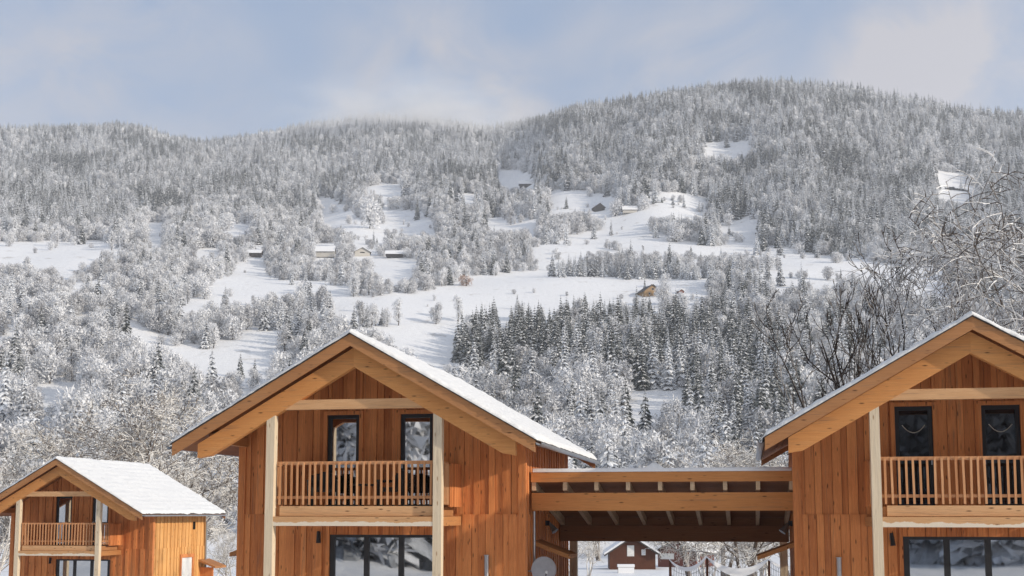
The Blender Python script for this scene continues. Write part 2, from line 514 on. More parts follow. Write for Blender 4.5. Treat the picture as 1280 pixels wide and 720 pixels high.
def snow_slab(side, y0, y1, x1, th, seed, step=.09):
    """snow lying on one roof slope, lumpy top, rounded rim"""
    mb = MB()
    nx = max(4, int(x1 / step)); ny = max(4, int((y1 - y0) / step))
    def hgt(x, y):
        h = th * (1 + .42 * mnoise.noise((x * .8, y * .8, seed)) + .30 * mnoise.noise((x * 2.9, y * 2.9, seed + 3)) + .14 * mnoise.noise((x * 7.3, y * 7.3, seed + 6)))
        h += .016 * math.sin(x * 18.5) * (.6 + mnoise.noise((x * .7, y * .5, seed + 9)))
        return h
    top = []; bot = []
    for i in range(nx + 1):
        for j in range(ny + 1):
            x = x1 * i / nx; y = y0 + (y1 - y0) * j / ny
            wob = 0
            if i == nx: wob = .09 * mnoise.noise((y * 1.4, seed, 2)) + .05 * mnoise.noise((y * 7, seed, 5))
            yw = 0
            if j in (0, ny): yw = .05 * mnoise.noise((x * 2.3, seed, j)) + .03 * mnoise.noise((x * 9, seed, j))
            xx = x + wob
            rim = min(1, min((nx - i) / 1.2, min(j, ny - j) / 1.2) + .35)
            top.append((side * xx, y + yw, APEX - SL * xx + hgt(x, y) * rim + .004))
            bot.append((side * xx, y + yw, APEX - SL * xx + .004))
    n = len(top); mb.v = top + bot
    W = ny + 1
    def q(a, b, c, d):
        mb.face((a, b, c, d) if side > 0 else (d, c, b, a))
    for i in range(nx):
        for j in range(ny):
            a = i * W + j
            q(a, a + W, a + W + 1, a + 1)
    for i in range(nx):
        a = i * W; q(n + a, n + a + W, a + W, a)
        a = i * W + ny; q(a, a + W, n + a + W, n + a)
    for j in range(ny):
        a = nx * W + j; q(n + a, n + a + 1, a + 1, a)
    return mb

def chalet(loc, length, label, glass_up, seed, chairs=False, side_window=False, pipes=(), swags=False, py=(3.4, 4.8)):
    random.seed(seed)
    LM = M['larch']
    root = thing('chalet', label, 'chalet', (loc[0], loc[1], loc[2] - GZ), -YAW, 'timber holiday chalets')
    D = dict(dz=GZ)
    WY = 2.0; XB = 3.5; WB = length - .65
    top = lambda x: zr(x) - .135
    up = [(-1.33, -.52, .10, 2.36), (.52, 1.33, .10, 2.36)]
    lo = [(-1.24, 1.48, -2.62, -.54)]
    # walls
    mb = MB()
    clad(mb, -XB, XB, top, -GZ, up + lo, lambda a, d, z: (a, WY + d, z))
    sw = [(4.95, 6.45, -2.6, -.40), (6.30, 6.62, .78, 1.16)] if side_window else []
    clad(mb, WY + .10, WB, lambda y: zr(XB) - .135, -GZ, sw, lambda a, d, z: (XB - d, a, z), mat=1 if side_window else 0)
    clad(mb, WY + .10, WB, lambda y: zr(XB) - .135, -GZ, [], lambda a, d, z: (-XB + d, a, z))
    clad(mb, -XB + .1, XB - .1, top, -GZ, [], lambda a, d, z: (a, WB - d, z))
    wall = mb.build('wall', [LM, M['larch_sunlit'], M['joint']], root, **D)
    # corner boards
    for sgn in (-1, 1):
        c = MB(); c.box(sgn * XB - .09 + .012 * sgn, sgn * XB + .09 + .012 * sgn, WY - .05, WY + .13, -GZ, zr(XB + .1) - .15, tint=.35)
        c.build('corner_board', LM, root, **D)
    # upper doors
    for (a, b, z0, z1) in up:
        fr = MB(); t_ = .09
        fr.box(a, a + t_, WY + .03, WY + .12, z0, z1); fr.box(b - t_, b, WY + .03, WY + .12, z0, z1)
        fr.box(a + t_, b - t_, WY + .03, WY + .12, z1 - t_, z1); fr.box(a + t_, b - t_, WY + .03, WY + .12, z0, z0 + t_)
        w_ = fr.build('balcony_door', M['frame'], root, **D)
        pn = MB(); pn.box(a + t_ - .01, b - t_ + .01, WY + .075, WY + .095, z0 + t_ - .01, z1 - t_ + .01)
        pn.build('pane', glass_up, w_, **D)
        hd = MB(); hx = b - t_ / 2 if a < 0 else a + t_ / 2
        hd.box(hx - .015, hx + .015, WY - .01, WY + .028, z0 + .95, z0 + 1.09); hd.build('handle', M['lamp'], w_, **D)
        tr = MB()      # window trim boards
        tr.box(a - .10, a - .004, WY - .035, WY + .05, z0, z1 + .09, tint=.75); tr.box(b + .004, b + .10, WY - .035, WY + .05, z0, z1 + .09, tint=.7)
        tr.box(a - .002, b + .002, WY - .035, WY + .05, z1 + .004, z1 + .09, tint=.6)
        tr.build('door_trim', LM, root, **D)
        if swags:
            sg = MB(); pts = []
            for i in range(13):
                k = i / 12
                pts.append((a + .16 + (b - a - .32) * k, WY + .055, z1 - .42 - .17 * (1 - (2 * k - 1) ** 2)))
            sg.tube(pts, [.010] * 13, 6); sg.build('string_garland', M['rope'], w_, **D)
    # lower glazed doors
    a, b, z0, z1 = lo[0]
    fr = MB(); t_ = .13
    pw = (b - a - 4 * t_) / 3
    for i in range(4):
        x = a + i * (pw + t_); fr.box(x, x + t_, WY + .03, WY + .12, z0, z1)
    for i in range(3):
        x = a + t_ + i * (pw + t_)
        fr.box(x, x + pw, WY + .03, WY + .12, z1 - .07, z1); fr.box(x, x + pw, WY + .03, WY + .12, z0, z0 + .1)
    w_ = fr.build('terrace_door', M['frame'], root, **D)
    for i in range(3):
        x = a + t_ + i * (pw + t_)
        pn = MB(); pn.box(x - .01, x + pw + .01, WY + .07, WY + .09, z0 + .09, z1 - .06); pn.build('pane', M['glass'], w_, **D)
    # roof
    for sgn in (-1, 1):
        ye = length
        mb = MB(); nb = 26
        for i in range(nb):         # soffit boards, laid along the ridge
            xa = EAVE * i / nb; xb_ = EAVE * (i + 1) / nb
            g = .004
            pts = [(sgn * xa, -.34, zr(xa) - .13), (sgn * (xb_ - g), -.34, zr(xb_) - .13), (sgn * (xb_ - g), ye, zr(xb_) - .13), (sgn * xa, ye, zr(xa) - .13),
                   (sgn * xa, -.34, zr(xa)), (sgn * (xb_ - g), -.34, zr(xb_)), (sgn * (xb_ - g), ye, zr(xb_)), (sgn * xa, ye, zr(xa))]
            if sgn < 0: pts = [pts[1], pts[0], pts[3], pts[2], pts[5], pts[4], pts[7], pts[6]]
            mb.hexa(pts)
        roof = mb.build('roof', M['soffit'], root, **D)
        sheet = MB(); xa, xb_ = 0, EAVE + .05
        pts = [(sgn * xa, -.43, zr(xa) + .001), (sgn * xb_, -.43, zr(xb_) + .001), (sgn * xb_, ye + .03, zr(xb_) + .001), (sgn * xa, ye + .03, zr(xa) + .001)]
        pts += [(p[0], p[1], p[2] + .02) for p in pts]
        if sgn < 0: pts = [pts[1], pts[0], pts[3], pts[2], pts[5], pts[4], pts[7], pts[6]]
        sheet.hexa(pts); sheet.build('roofing', M['tile'], roof, **D)
        sn = snow_slab(sgn, -.45, ye + .05, EAVE + .05, .10, seed * 3 + sgn)
        sn.v = [(x, y, z + .021) for x, y, z in sn.v]
        sn.build('snow_cover', M['roof_snow'], root, smooth=True, **D)
        # barge boards front and back, glulam barge rafters
        for (y0, y1) in ((-.40, -.345), (ye + .002, ye + .03)):
            bb = MB(); e = EAVE + .01
            poly = [(0, zr(0) - .27), (e, zr(e) - .27), (e, zr(e) - .002), (0, zr(0) - .002)]
            if sgn < 0: poly = [(-x, z) for x, z in reversed(poly)]
            bb.prism(poly, y0, y1, tint=.5 + .2 * sgn); bb.build('bargeboard', M['barge'], root, **D)
        rf = MB(); e = 3.74
        poly = [(0, zr(0) - .72), (e - .30, zr(e - .30) - .72), (e, zr(e) - .60), (e, zr(e) - .275), (0, zr(0) - .275)]
        if sgn < 0: poly = [(-x, z) for x, z in reversed(poly)]
        rf.prism(poly, -.10, .10, tint=.5 + .3 * sgn); rf.build('barge_rafter', M['beam_x'], root, **D)
        # purlin over the side wall
        pu = MB(); x = sgn * 3.36
        pu.box(min(x, x + sgn * .18), max(x, x + sgn * .18), .102, WY - .06, zr(3.54) - .36, zr(3.54) - .135)
        pu.build('purlin', M['beam_y'], root, **D)
        gt = MB(); gx = sgn * (EAVE + .085)
        ns = 7
        for (ra, flip) in ((.075, 0), (.062, 1)):
            ring = [(gx + ra * math.cos(math.pi + math.pi * i / ns), zr(EAVE) - .06 + ra * math.sin(math.pi + math.pi * i / ns)) for i in range(ns + 1)]
            for p, q in zip(ring, ring[1:]):
                pts = [(p[0], -.40, p[1]), (q[0], -.40, q[1]), (q[0], ye, q[1]), (p[0], ye, p[1])]
                gt.quad(pts if flip else pts[::-1])
        gt.build('gutter', M['metal'], root, smooth=True, **D)
        # posts
        po = MB(); x = sgn * 1.97
        zt = zr(1.97) - .70
        po.prism([(x - .098, -GZ), (x + .098, -GZ), (x + .098, zt - (.06 if sgn > 0 else -.06)), (x - .098, zt + (.06 if sgn > 0 else -.06))], -.095, .11, tint=.5)
        po.build('post', M['pale'], root, **D)
        # balcony side panel of boards
        sp = MB(); yy = .85
        while yy < 1.93:
            wd = min(random.uniform(.10, .16), 1.96 - yy)
            d = random.uniform(0, .012)
            sp.box(x + sgn * .05 - .02 - d, x + sgn * .05 + .02 + d, yy, yy + wd - .006, .12, 1.12); yy += wd
        sp.build('side_panel', LM, root, **D)
        sr = MB()
        sr.box(x - .03, x + .03, .16, .84, 1.07, 1.14)
        rail = sr.build('side_railing', M['slat'], root, **D)
        q = MB(); q.box(x - .025, x + .025, .16, .84, .30, .36); q.build('bottom_rail', M['slat'], rail, **D)
        for i in range(5):
            q = MB(); y_ = .22 + i * .135; q.box(x + sgn * .032, x + sgn * .055, y_, y_ + .042, .17, 1.10); q.build('baluster', M['slat'], rail, **D)
        sb = MB(); sb.box(x - .07, x + .07, .115, WY - .04, -.31, -.10); sb.build('side_beam', M['beam_y'], root, **D)
        # canopy over the side door
        cp = MB()
        cx0, cx1 = XB + .012, 4.42
        pts = [(cx0, py[0], -.80), (cx1, py[0], -1.14), (cx1, py[1], -1.14), (cx0, py[1], -.80)]
        pts += [(p[0], p[1], p[2] + .10) for p in pts]
        pts = [(sgn * p[0], p[1], p[2]) for p in pts]
        if sgn < 0: pts = [pts[1], pts[0], pts[3], pts[2], pts[5], pts[4], pts[7], pts[6]]
        cp.hexa(pts, tint=.4); cp.build('porch_roof', M['beam_y'], root, **D)
        bw = MB()
        if side_window:
            bw.box(min(sgn * 3.52, sgn * 4.2), max(sgn * 3.52, sgn * 4.2), py[0] + .2, py[0] + .3, -GZ, -1.10, tint=.6); bw.build('porch_wall', LM, root, **D)
    # tie beam
    tb = MB(); tb.box(-1.76, 1.76, -.085, .085, 2.33, 2.55, tint=.6); tb.build('tie_beam', M['pale_x'], root, **D)
    # balcony
    fl = MB(); fl.box(-1.85, 1.85, .10, WY - .04, -.09, .11); fl.build('balcony_floor', M['barge'], root, **D)
    fa = MB(); fa.box(-1.76, 1.86, .03, .097, -.085, .135, tint=.9); fa.build('fascia', M['pale_x'], root, **D)
    bm = MB(); bm.box(-1.869, 1.869, -.085, .085, -.31, -.10, tint=.9); bm.build('balcony_beam', M['pale_band'], root, **D)
    # the pale band on that beam is in its colour, uneven in height
    rl = MB(); rl.box(-1.86, 1.86, .075, .125, 1.075, 1.15, tint=.6); r2 = MB(); r2.box(-1.86, 1.86, .08, .12, .30, .365, tint=.5)
    rail = rl.build('railing', M['slat'], root, **D)
    r2.build('bottom_rail', M['slat'], rail, **D)
    nbal = 26
    for i in range(nbal):
        q = MB(); x = -1.78 + i * 3.56 / (nbal - 1) + random.uniform(-.006, .006); ln = random.uniform(-.012, .012)
        q.hexa([(x - .023, .045, .165), (x + .023, .045, .165), (x + .023, .073, .165), (x - .023, .073, .165),
                (x - .023 + ln, .045, 1.13), (x + .023 + ln, .045, 1.13), (x + .023 + ln, .073, 1.13), (x - .023 + ln, .073, 1.13)])
        q.build('baluster', M['slat'], rail, **D)
    # wall lamp
    lp = MB(); lp.box(-1.53, -1.45, WY - .07, WY - .024, -.62, -.48); lp.tube([(-1.49, WY - .10, -.46), (-1.47, WY - .13, -.74)], [.035, .06], 10, mat=1)
    lp.build('wall_lamp', [M['lamp'], M['frame']], root, **D)
    for x in pipes:
        pp = MB(); pp.tube([(x, WY - .09, -2.3), (x, WY - .09, -1.02)], [.055, .055], 12)
        pp.tube([(x, WY - .09, -1.02), (x, WY - .09, -1.00)], [.065, .065], 12)
        pp.build('flue_pipe', M['lamp'], root, smooth=False, **D)
    if side_window:
        a, b, z0, z1 = sw[0]
        fr = MB(); X0, X1 = XB - .05, XB + .05
        fr.box(X0, X1, a, a + .16, z0, z1); fr.box(X0, X1, b - .16, b, z0, z1); fr.box(X0, X1, a + .16, b - .16, z1 - .16, z1)
        w_ = fr.build('side_window', LM, root, **D)
        pn = MB(); pn.box(XB - .03, XB + .0, a + .16, b - .16, z0, z1 - .16); pn.build('blind', M['white'], w_, **D)
        vt = MB(); vt.box(XB - .085, XB - .03, 6.28, 6.64, .76, 1.18); vt.build('vent_opening', M['black'], root, **D)
        dp = MB(); dp.tube([(XB + .3, WB - .12, 1.35), (XB + .09, WB - .12, 1.1), (XB + .09, WB - .12, -GZ)], [.045] * 3, 8); dp.build('downpipe', M['metal'], root, **D)
    return root

MAIN = (-3.58, 28.1, 0.0)
ca, sa = math.cos(YAW), math.sin(YAW)
def loc_main(x, y, z=0): return Vector((MAIN[0] + x * ca + y * sa, MAIN[1] - x * sa + y * ca, z))
SEP = 13.35
rp = loc_main(SEP, 0)
main = chalet(MAIN, 10.3, 'larch timber chalet in the middle with snowy gable roof and pale reflecting balcony doors', M['glass'], 11, True, False, (2.67,))
right = chalet((rp.x, rp.y, 0), 8.6, 'timber chalet cut by the right edge with dark balcony doors hung with garlands', M['glass_dark'], 23, False, False, (-2.64,), True)
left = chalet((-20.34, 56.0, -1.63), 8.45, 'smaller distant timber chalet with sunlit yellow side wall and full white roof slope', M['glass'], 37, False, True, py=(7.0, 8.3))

# chairs behind the balcony railing of the middle chalet
random.seed(5)
def chair(p, rz, label):
    t = thing('balcony_chair', label, 'chair', p, rz)
    s = MB(); s.box(-.29, .29, -.28, .28, .36, .46); s.build('seat', M['wicker'], t)
    b = MB()
    for i in range(6):
        a0 = -.30 + .1 * i
        h = .86 - .10 * abs(i - 2.5) / 2.5
        b.box(a0, a0 + .1, .25 + .02 * abs(i - 2.5), .32 + .02 * abs(i - 2.5), .40, h)
    b.build('backrest', M['wicker'], t)
    for sx in (-1, 1):
        a_ = MB(); a_.box(sx * .33 - .04, sx * .33 + .04, -.28, .30, .58, .64); a_.box(sx * .33 - .03, sx * .33 + .03, -.28, -.20, .0, .58); a_.build('armrest', M['wicker'], t)
        for sy in (-.24, .24):
            l = MB(); l.box(sx * .25 - .025, sx * .25 + .025, sy - .025, sy + .025, 0, .36); l.build('leg', M['wicker'], t)
    return t
chair(loc_main(-1.05, .95, .11), -YAW + .3, 'dark wicker armchair behind the balcony railing, under the wall beside the window')
chair(loc_main(.72, 1.0, .11), -YAW - .3, 'dark wicker armchair between the two balcony doors, behind the railing')
tb_ = thing('balcony_table', 'small dark round table behind the balcony railing between two armchairs', 'table', loc_main(-.1, .95, .11), -YAW)
q = MB(); q.tube([(0, 0, .50), (0, 0, .54)], [.3, .3], 20); q.build('tabletop', M['wicker'], tb_)
q = MB(); q.tube([(0, 0, 0), (0, 0, .50)], [.05, .04], 10); q.build('leg', M['wicker'], tb_)

# ------------------------------------------------------------------ carport between the two chalets
cr = thing('carport', 'timber carport spanning between the two big chalets, thin snow on its flat roof', 'carport', loc_main(0, 0, -GZ), -YAW)
X0, X1, YF, YBK = 3.54, SEP - 3.54, 3.2, 7.9
D = dict(dz=GZ)
def cz(y): return .72 - (y - YF) * .185       # rafter top line
q = MB(); q.box(X0, X1, YF - .10, YF + .10, .035, .465, tint=.6); q.build('front_beam', M['carport_wood'], cr, **D)
q = MB(); q.box(X0 - .0, X1, YF - .19, YF - .14, .725, .965, tint=.3); q.build('fascia', M['carport_wood'], cr, **D)
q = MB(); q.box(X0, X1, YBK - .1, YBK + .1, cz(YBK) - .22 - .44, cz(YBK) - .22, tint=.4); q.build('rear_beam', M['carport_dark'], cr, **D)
for i in range(9):
    x = X0 + .06 + i * (X1 - X0 - .12) / 8
    q = MB()
    a, b = YF - .13, 10.2
    pts = [(x - .05, a, cz(a) - .215), (x + .05, a, cz(a) - .215), (x + .05, b, cz(b) - .215), (x - .05, b, cz(b) - .215),
           (x - .05, a, cz(a)), (x + .05, a, cz(a)), (x + .05, b, cz(b)), (x - .05, b, cz(b))]
    q.hexa(pts); q.build('rafter', M['pale_y'], cr, **D)
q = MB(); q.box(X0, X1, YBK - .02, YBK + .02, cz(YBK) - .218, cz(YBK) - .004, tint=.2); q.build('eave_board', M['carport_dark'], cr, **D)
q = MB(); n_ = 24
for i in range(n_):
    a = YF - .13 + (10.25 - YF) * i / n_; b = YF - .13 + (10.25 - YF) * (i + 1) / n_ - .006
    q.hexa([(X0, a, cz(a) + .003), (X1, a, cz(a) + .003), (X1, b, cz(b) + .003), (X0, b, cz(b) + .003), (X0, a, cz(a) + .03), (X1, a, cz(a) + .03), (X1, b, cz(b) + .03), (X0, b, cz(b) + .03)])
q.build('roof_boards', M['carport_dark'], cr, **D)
q = MB()      # upstand + snow
nx, ny = 60, 20
for i in range(nx + 1):
    for j in range(ny + 1):
        x = X0 + .05 + (X1 - X0 - .1) * i / nx; y = YF - .2 + (10.1 - YF) * j / ny
        rim = .35 if j in (0, ny) or i in (0, nx) else 1
        lump = .13 * max(0, 1 - (abs(x - 6.55) / .2) ** 2) * (1 if j < 2 else 0) * 1.0
        q.v.append((x, y + .02 * mnoise.noise((x * 4, 3, j)), cz(y) + .245 * (1 - j / ny) + .035 + (.05 * (1 + .5 * mnoise.noise((x * 2, y * 2, 4)))) * rim + lump))
for i in range(nx):
    for j in range(ny):
        a = i * (ny + 1) + j; q.face((a, a + ny + 1, a + ny + 2, a + 1))
for i in range(nx + 1):
    a = q.v[i * (ny + 1)]; q.v.append((a[0], a[1], .968))
k0 = (nx + 1) * (ny + 1)
for i in range(nx):
    q.face((k0 + i, k0 + i + 1, (i + 1) * (ny + 1), i * (ny + 1)))
q.build('snow_cover', M['snow'], cr, smooth=True, **D)
for x, mat in ((3.62, M['pale']), (X1 - .1, M['pale'])):
    q = MB(); q.box(x - .11, x + .11, 9.8, 10.0, -GZ - 1.5, cz(10) - .217, tint=.6); q.build('rear_post', mat, cr, **D)
q = MB(); q.beam((X1 - .12, YF + .5, .0), (X1 - .62, YF + .5, .03), .02, .02)

# satellite dish on the corner of the middle chalet
dp = loc_main(0, 0, 0)
dish_c = Vector((.76, 29.9, -1.36))
ds = thing('satellite_dish', 'round grey satellite dish beside the corner of the middle chalet under the carport', 'satellite dish', dish_c, 0)
q = MB(); n_ = 28
rings = [(0, .055), (.10, .048), (.19, .030), (.26, .008), (.295, -.012), (.30, -.018)]
for rr_, dd in rings:
    for j in range(n_):
        a = 2 * math.pi * j / n_
        q.v.append((rr_ * math.cos(a), dd, rr_ * 1.03 * math.sin(a)))
for i in range(len(rings) - 1):
    for j in range(n_):
        a, b = i * n_ + j, i * n_ + (j + 1) % n_
        q.face((a, b, b + n_, a + n_))
q.build('reflector', M['dish'], ds, smooth=True)
q = MB(); q.tube([(0.02, -.02, -.30), (.05, -.36, -.05)], [.012, .012], 6); q.build('feed_arm', M['frame'], ds)
q = MB(); q.tube([(.05, -.40, -.05), (.05, -.30, -.04)], [.035, .03], 10); q.build('feed_horn', M['dish'], ds)
q = MB(); q.tube([(0, .07, 0), (-.10, .22, 0)], [.025, .025], 8); q.tube([(-.10, .22, .2), (-.10, .22, -.25)], [.022, .022], 8); q.tube([(-.10, .22, -.05), (-.55, .30, -.05)], [.02, .02], 8)
q.build('bracket', M['metal'], ds)

# downpipe and lamp on the side wall of the middle chalet
q = MB(); q.tube([(3.62, 3.0, .02), (3.62, 3.0, -GZ)], [.035, .035], 8); o = q.build('downpipe', M['lamp'], main, **D)
for (xx, sg, rt) in ((3.52, 1, main), (-3.52, -1, right)):
    q = MB()
    q.box(min(xx, xx + sg * .10), max(xx, xx + sg * .10), 5.3, 5.42, -.35, -.22)
    q.tube([(xx + sg * .10, 5.36, -.28), (xx + sg * .26, 5.30, -.50)], [.03, .10], 10, mat=1)
    q.build('flood_lamp', [M['frame'], M['metal']], rt, **D)

# ------------------------------------------------------------------ bare trees (foreground)
def grow_tree(seed, H, r0, spread=.75, droop=0.0, wig=.22, trunks=1, lean=(0, 0), levels=4, kids=(7, 6, 5, 4), first=.28, lenk=.55, up=.25, twig_min=.006, stem=0):
    rnd = random.Random(seed)
    tr, cr_ = MB(), MB()
    def branch(p, d, L, r, lev):
        n = 6 if lev == 0 else (5 if lev == 1 else 4 if lev == 2 else 3)
        pts, rad = [p.copy()], [r]
        q = p.copy(); dd = d.copy()
        kidsites = []
        for i in range(n):
            dd = dd + Vector((rnd.gauss(0, wig), rnd.gauss(0, wig), rnd.gauss(0, wig * .7))) * (.55 if lev == 0 else 1)
            g = up if lev < 2 else up * .6
            dd.z += (g - droop * lev * .5) * (.35 if lev else .1)
            dd.normalize()
            q = q + dd * (L / n)
            pts.append(q.copy()); rad.append(max(twig_min * .6, r * (1 - .92 * (i + 1) / n)))
            kidsites.append((q.copy(), dd.copy(), rad[-1], (i + 1) / n))
        sides = 8 if lev == 0 else 6 if lev == 1 else 4 if lev == 2 else 3
        (tr if lev <= stem else cr_).tube(pts, rad, sides, 0, rnd.random(), cap=False)
        if lev >= levels: return
        k = kids[min(lev, len(kids) - 1)]
        for c in range(k):
            f = first + (1 - first) * (c + rnd.random()) / k if lev == 0 else .15 + .85 * (c + rnd.random()) / k
            idx = min(n - 1, int(f * n)); fr_ = f * n - idx
            base = pts[idx].lerp(pts[min(idx + 1, n)], min(1, fr_))
            rr_ = rad[idx] + (rad[min(idx + 1, n)] - rad[idx]) * min(1, fr_)
            dloc = (pts[min(idx + 1, n)] - pts[idx]).normalized()
            ax = Vector((rnd.gauss(0, 1), rnd.gauss(0, 1), rnd.gauss(0, .6)))
            ax = (ax - dloc * ax.dot(dloc)); ax.normalize()
            nd = (dloc * (1 - spread * .5) + ax * spread * rnd.uniform(.7, 1.2)).normalized()
            l2 = L * lenk * rnd.uniform(.7, 1.2) * (1.15 - .5 * f if lev == 0 else 1.1 - .45 * f)
            branch(base, nd, l2, max(twig_min, min(rr_ * .72, r * .5)), lev + 1)
    for k in range(trunks):
        a = rnd.uniform(0, 6.28) if trunks > 1 else 0
        s_ = .30 if trunks > 1 else 0
        d = Vector((lean[0] + s_ * math.cos(a + k * 6.28 / trunks), lean[1] + s_ * math.sin(a + k * 6.28 / trunks), 1)).normalized()
        branch(Vector((.15 * math.cos(a) * (trunks > 1), .15 * math.sin(a) * (trunks > 1), -.3)), d, H * .78, r0 * rnd.uniform(.8, 1.1), 0)
    return tr, cr_
BARE = {}
def bare_mesh(key, bark, **kw):
    tr, c = grow_tree(**kw)
    BARE[key] = (tr.mesh('trunk', M['stem'] if kw.get('stem') else M[bark]), c.mesh('crown', M[bark]))
def place_bare(key, x, y, s, rz, label, group, cat='bare tree', name='bare_tree', z=None):
    t = thing(name, label, cat, (x, y, terrain(x, y) if z is None else z), rz, group)
    t.scale = (s, s, s)
    link('trunk', BARE[key][0], t); link('crown', BARE[key][1], t)
    return t
def at(px, d): return (px - 640) / FE * d
bare_mesh('a', 'branch_white', seed=1, H=14, r0=.26, spread=.85, droop=.25, trunks=2, kids=(11, 7, 6, 4), levels=4, twig_min=.028, wig=.15, stem=1)
bare_mesh('b', 'branch_white', seed=2, H=13, r0=.22, spread=.8, droop=.15, trunks=3, kids=(9, 7, 6, 4), levels=4, twig_min=.028, wig=.14, stem=1)
bare_mesh('c', 'branch_dark', seed=3, H=13, r0=.20, spread=.62, droop=-.3, trunks=6, kids=(7, 5, 3), levels=3, up=.7, wig=.15, twig_min=.022, first=.15, lenk=.46)
bare_mesh('d', 'branch', seed=4, H=15, r0=.36, spread=.95, droop=.38, trunks=1, kids=(17, 9, 7, 5), levels=4, first=.2, lenk=.64, up=.16, twig_min=.022, wig=.13)
bare_mesh('e', 'branch_white', seed=6, H=8, r0=.12, spread=.8, droop=.1, trunks=4, kids=(7, 6, 5), levels=3, twig_min=.014)
exec_parts.append('trees')
G1 = 'bare snowy trees behind the far chalet'
for key, px, d, s, rz, lab in (
    ('a', 150, 84, 1.06, .4, 'wide bare tree with snow-lined limbs rising right behind the far chalet ridge'),
    ('b', 205, 92, 1.12, 2.2, 'brownish bare tree with upright stems between far chalet and middle chalet roof'),
    ('a', 92, 100, 1.0, 3.4, 'bare snow-lined tree showing over the left barge of the far chalet'),
    ('e', 176, 76, .95, 5.0, 'low bare tree with curling white branches just above the far chalet roof'),
    ('b', 25, 88, .80, 1.0, 'bare white-branched tree at the left picture edge behind the far chalet eave'),
    ('e', -12, 74, 1.0, .3, 'snowy bare tree cut by the left picture edge beside the far chalet'),
    ('e', 60, 80, .8, 1.7, 'short bush-like bare tree half hidden by the far chalet gable'),
    ('b', 232, 110, .9, 4.0, 'bare rimed tree close to the eave tip of the middle chalet roof'),
    ('e', 268, 96, .75, 2.6, 'small bare tree in the gap between far chalet and middle chalet wall'),
    ('e', 290, 84, .62, 3.9, 'bare shrubby tree low against the middle chalet corner'),
):
    place_bare(key, at(px, d), d, s, rz, lab, G1)
place_bare('c', at(1115, 46), 46, 1.06, .5, 'dark many-stemmed bare tree rising behind the left roof slope of the right chalet', None)
place_bare('c', at(1012, 52), 52, .58, 2.9, 'low dark-twigged bare tree leaning over the eave of the right chalet', None)
place_bare('d', at(1392, 40), 40, .98, 4.1, 'large bare tree with snow-laden arching branches entering at the right edge', None)
place_bare('d', at(1275, 60), 60, .8, 2.2, 'snow-laden bare tree behind the ridge of the right chalet', None)
place_bare('e', at(1150, 70), 70, 1.1, .2, 'rimed bare tree filling the gap left of the right chalet ridge', None)
for key, px, d, s, rz, lab in (
    ('a', 905, 100, .9, 1.0, 'dark-trunked bare tree behind the sagging net seen through the carport'),
    ('b', 945, 92, .8, 2.0, 'bare tree by the right carport post seen through the carport'),
    ('a', 862, 118, .85, 3.1, 'pale-branched bare tree beside the red-brown house seen through the carport'),
    ('b', 985, 110, .9, 4.4, 'bare tree partly behind the right chalet corner seen through the carport'),
    ('e', 735, 150, .9, 0.7, 'grey rimed tree left of the red-brown house under the carport'),
    ('e', 715, 140, .8, 2.7, 'small rimed tree next to the pale carport post'),
    ('a', 925, 76, .7, 5.2, 'bare tree with crossing limbs right behind the thickest snow roll of the net'),
    ('e', 880, 88, .9, 1.2, 'shrubby rimed tree between the net posts seen through the carport'),
    ('e', 960, 80, .9, 3.2, 'shrubby rimed tree behind the right end of the net'),
    ('b', 748, 215, .9, 3.0, 'far rimed tree at the left gable corner of the red-brown house'),
    ('a', 800, 230, .9, 2.0, 'far tree behind the ridge of the red-brown house'),
    ('a', 720, 240, .9, 4.0, 'far rimed tree behind the small tree by the pale carport post'),
    ('b', 870, 225, 1.0, .4, 'far rimed tree behind the second reddish house')):
    place_bare(key, at(px, d), d, s, rz, lab, 'bare trees seen through the carport')

# ------------------------------------------------------------------ valley floor: red-brown houses, net
def gable_house(p, rz, wdt, dep, hw, hr, wall_m, roof_m, label, name='farmhouse', cat='house', snow=True, windows=(), chimney=False, over=.5, group=None):
    t = thing(name, label, cat, p, rz, group)
    q = MB()
    q.prism([(-wdt / 2, -.6), (wdt / 2, -.6), (wdt / 2, hw), (0, hr), (-wdt / 2, hw)], 0, dep, tint=.5); q.build('wall', wall_m, t)
    sl_ = (hr - hw) / (wdt / 2)
    q = MB()
    for sgn in (-1, 1):
        e = wdt / 2 + over
        poly = [(0, hr + .03), (e, hr + .03 - sl_ * e), (e, hr + .25 - sl_ * e), (0, hr + .25)]
        if sgn < 0: poly = [(-x, z) for x, z in reversed(poly)]
        q.prism(poly, -over, dep + over, tint=.4)
    rf = q.build('roof', roof_m, t)
    if snow:
        q = MB()
        for sgn in (-1, 1):
            e = wdt / 2 + over + .05
            poly = [(0, hr + .26), (e, hr + .26 - sl_ * e), (e, hr + .52 - sl_ * e), (0, hr + .58)]
            if sgn < 0: poly = [(-x, z) for x, z in reversed(poly)]
            q.prism(poly, -over - .06, dep + over + .05)
        q.build('roof_snow', M['snow'], t)
    if chimney:
        q = MB(); q.box(wdt * .12, wdt * .12 + .7, dep * .4, dep * .4 + .7, hr - .6, hr + 1.2); q.build('chimney', M['reddish'], rf)
    for (x, z, ww, hh, mm) in windows:
        f = MB(); f.box(x - ww / 2 - .08, x + ww / 2 + .08, -.05, .04, z - hh / 2 - .08, z + hh / 2 + .08); fo = f.build('window', M['white'], t)
        f = MB(); f.box(x - ww / 2, x + ww / 2, -.07, -.052, z - hh / 2, z + hh / 2); f.build('pane', mm, fo)
    return t
d = 170
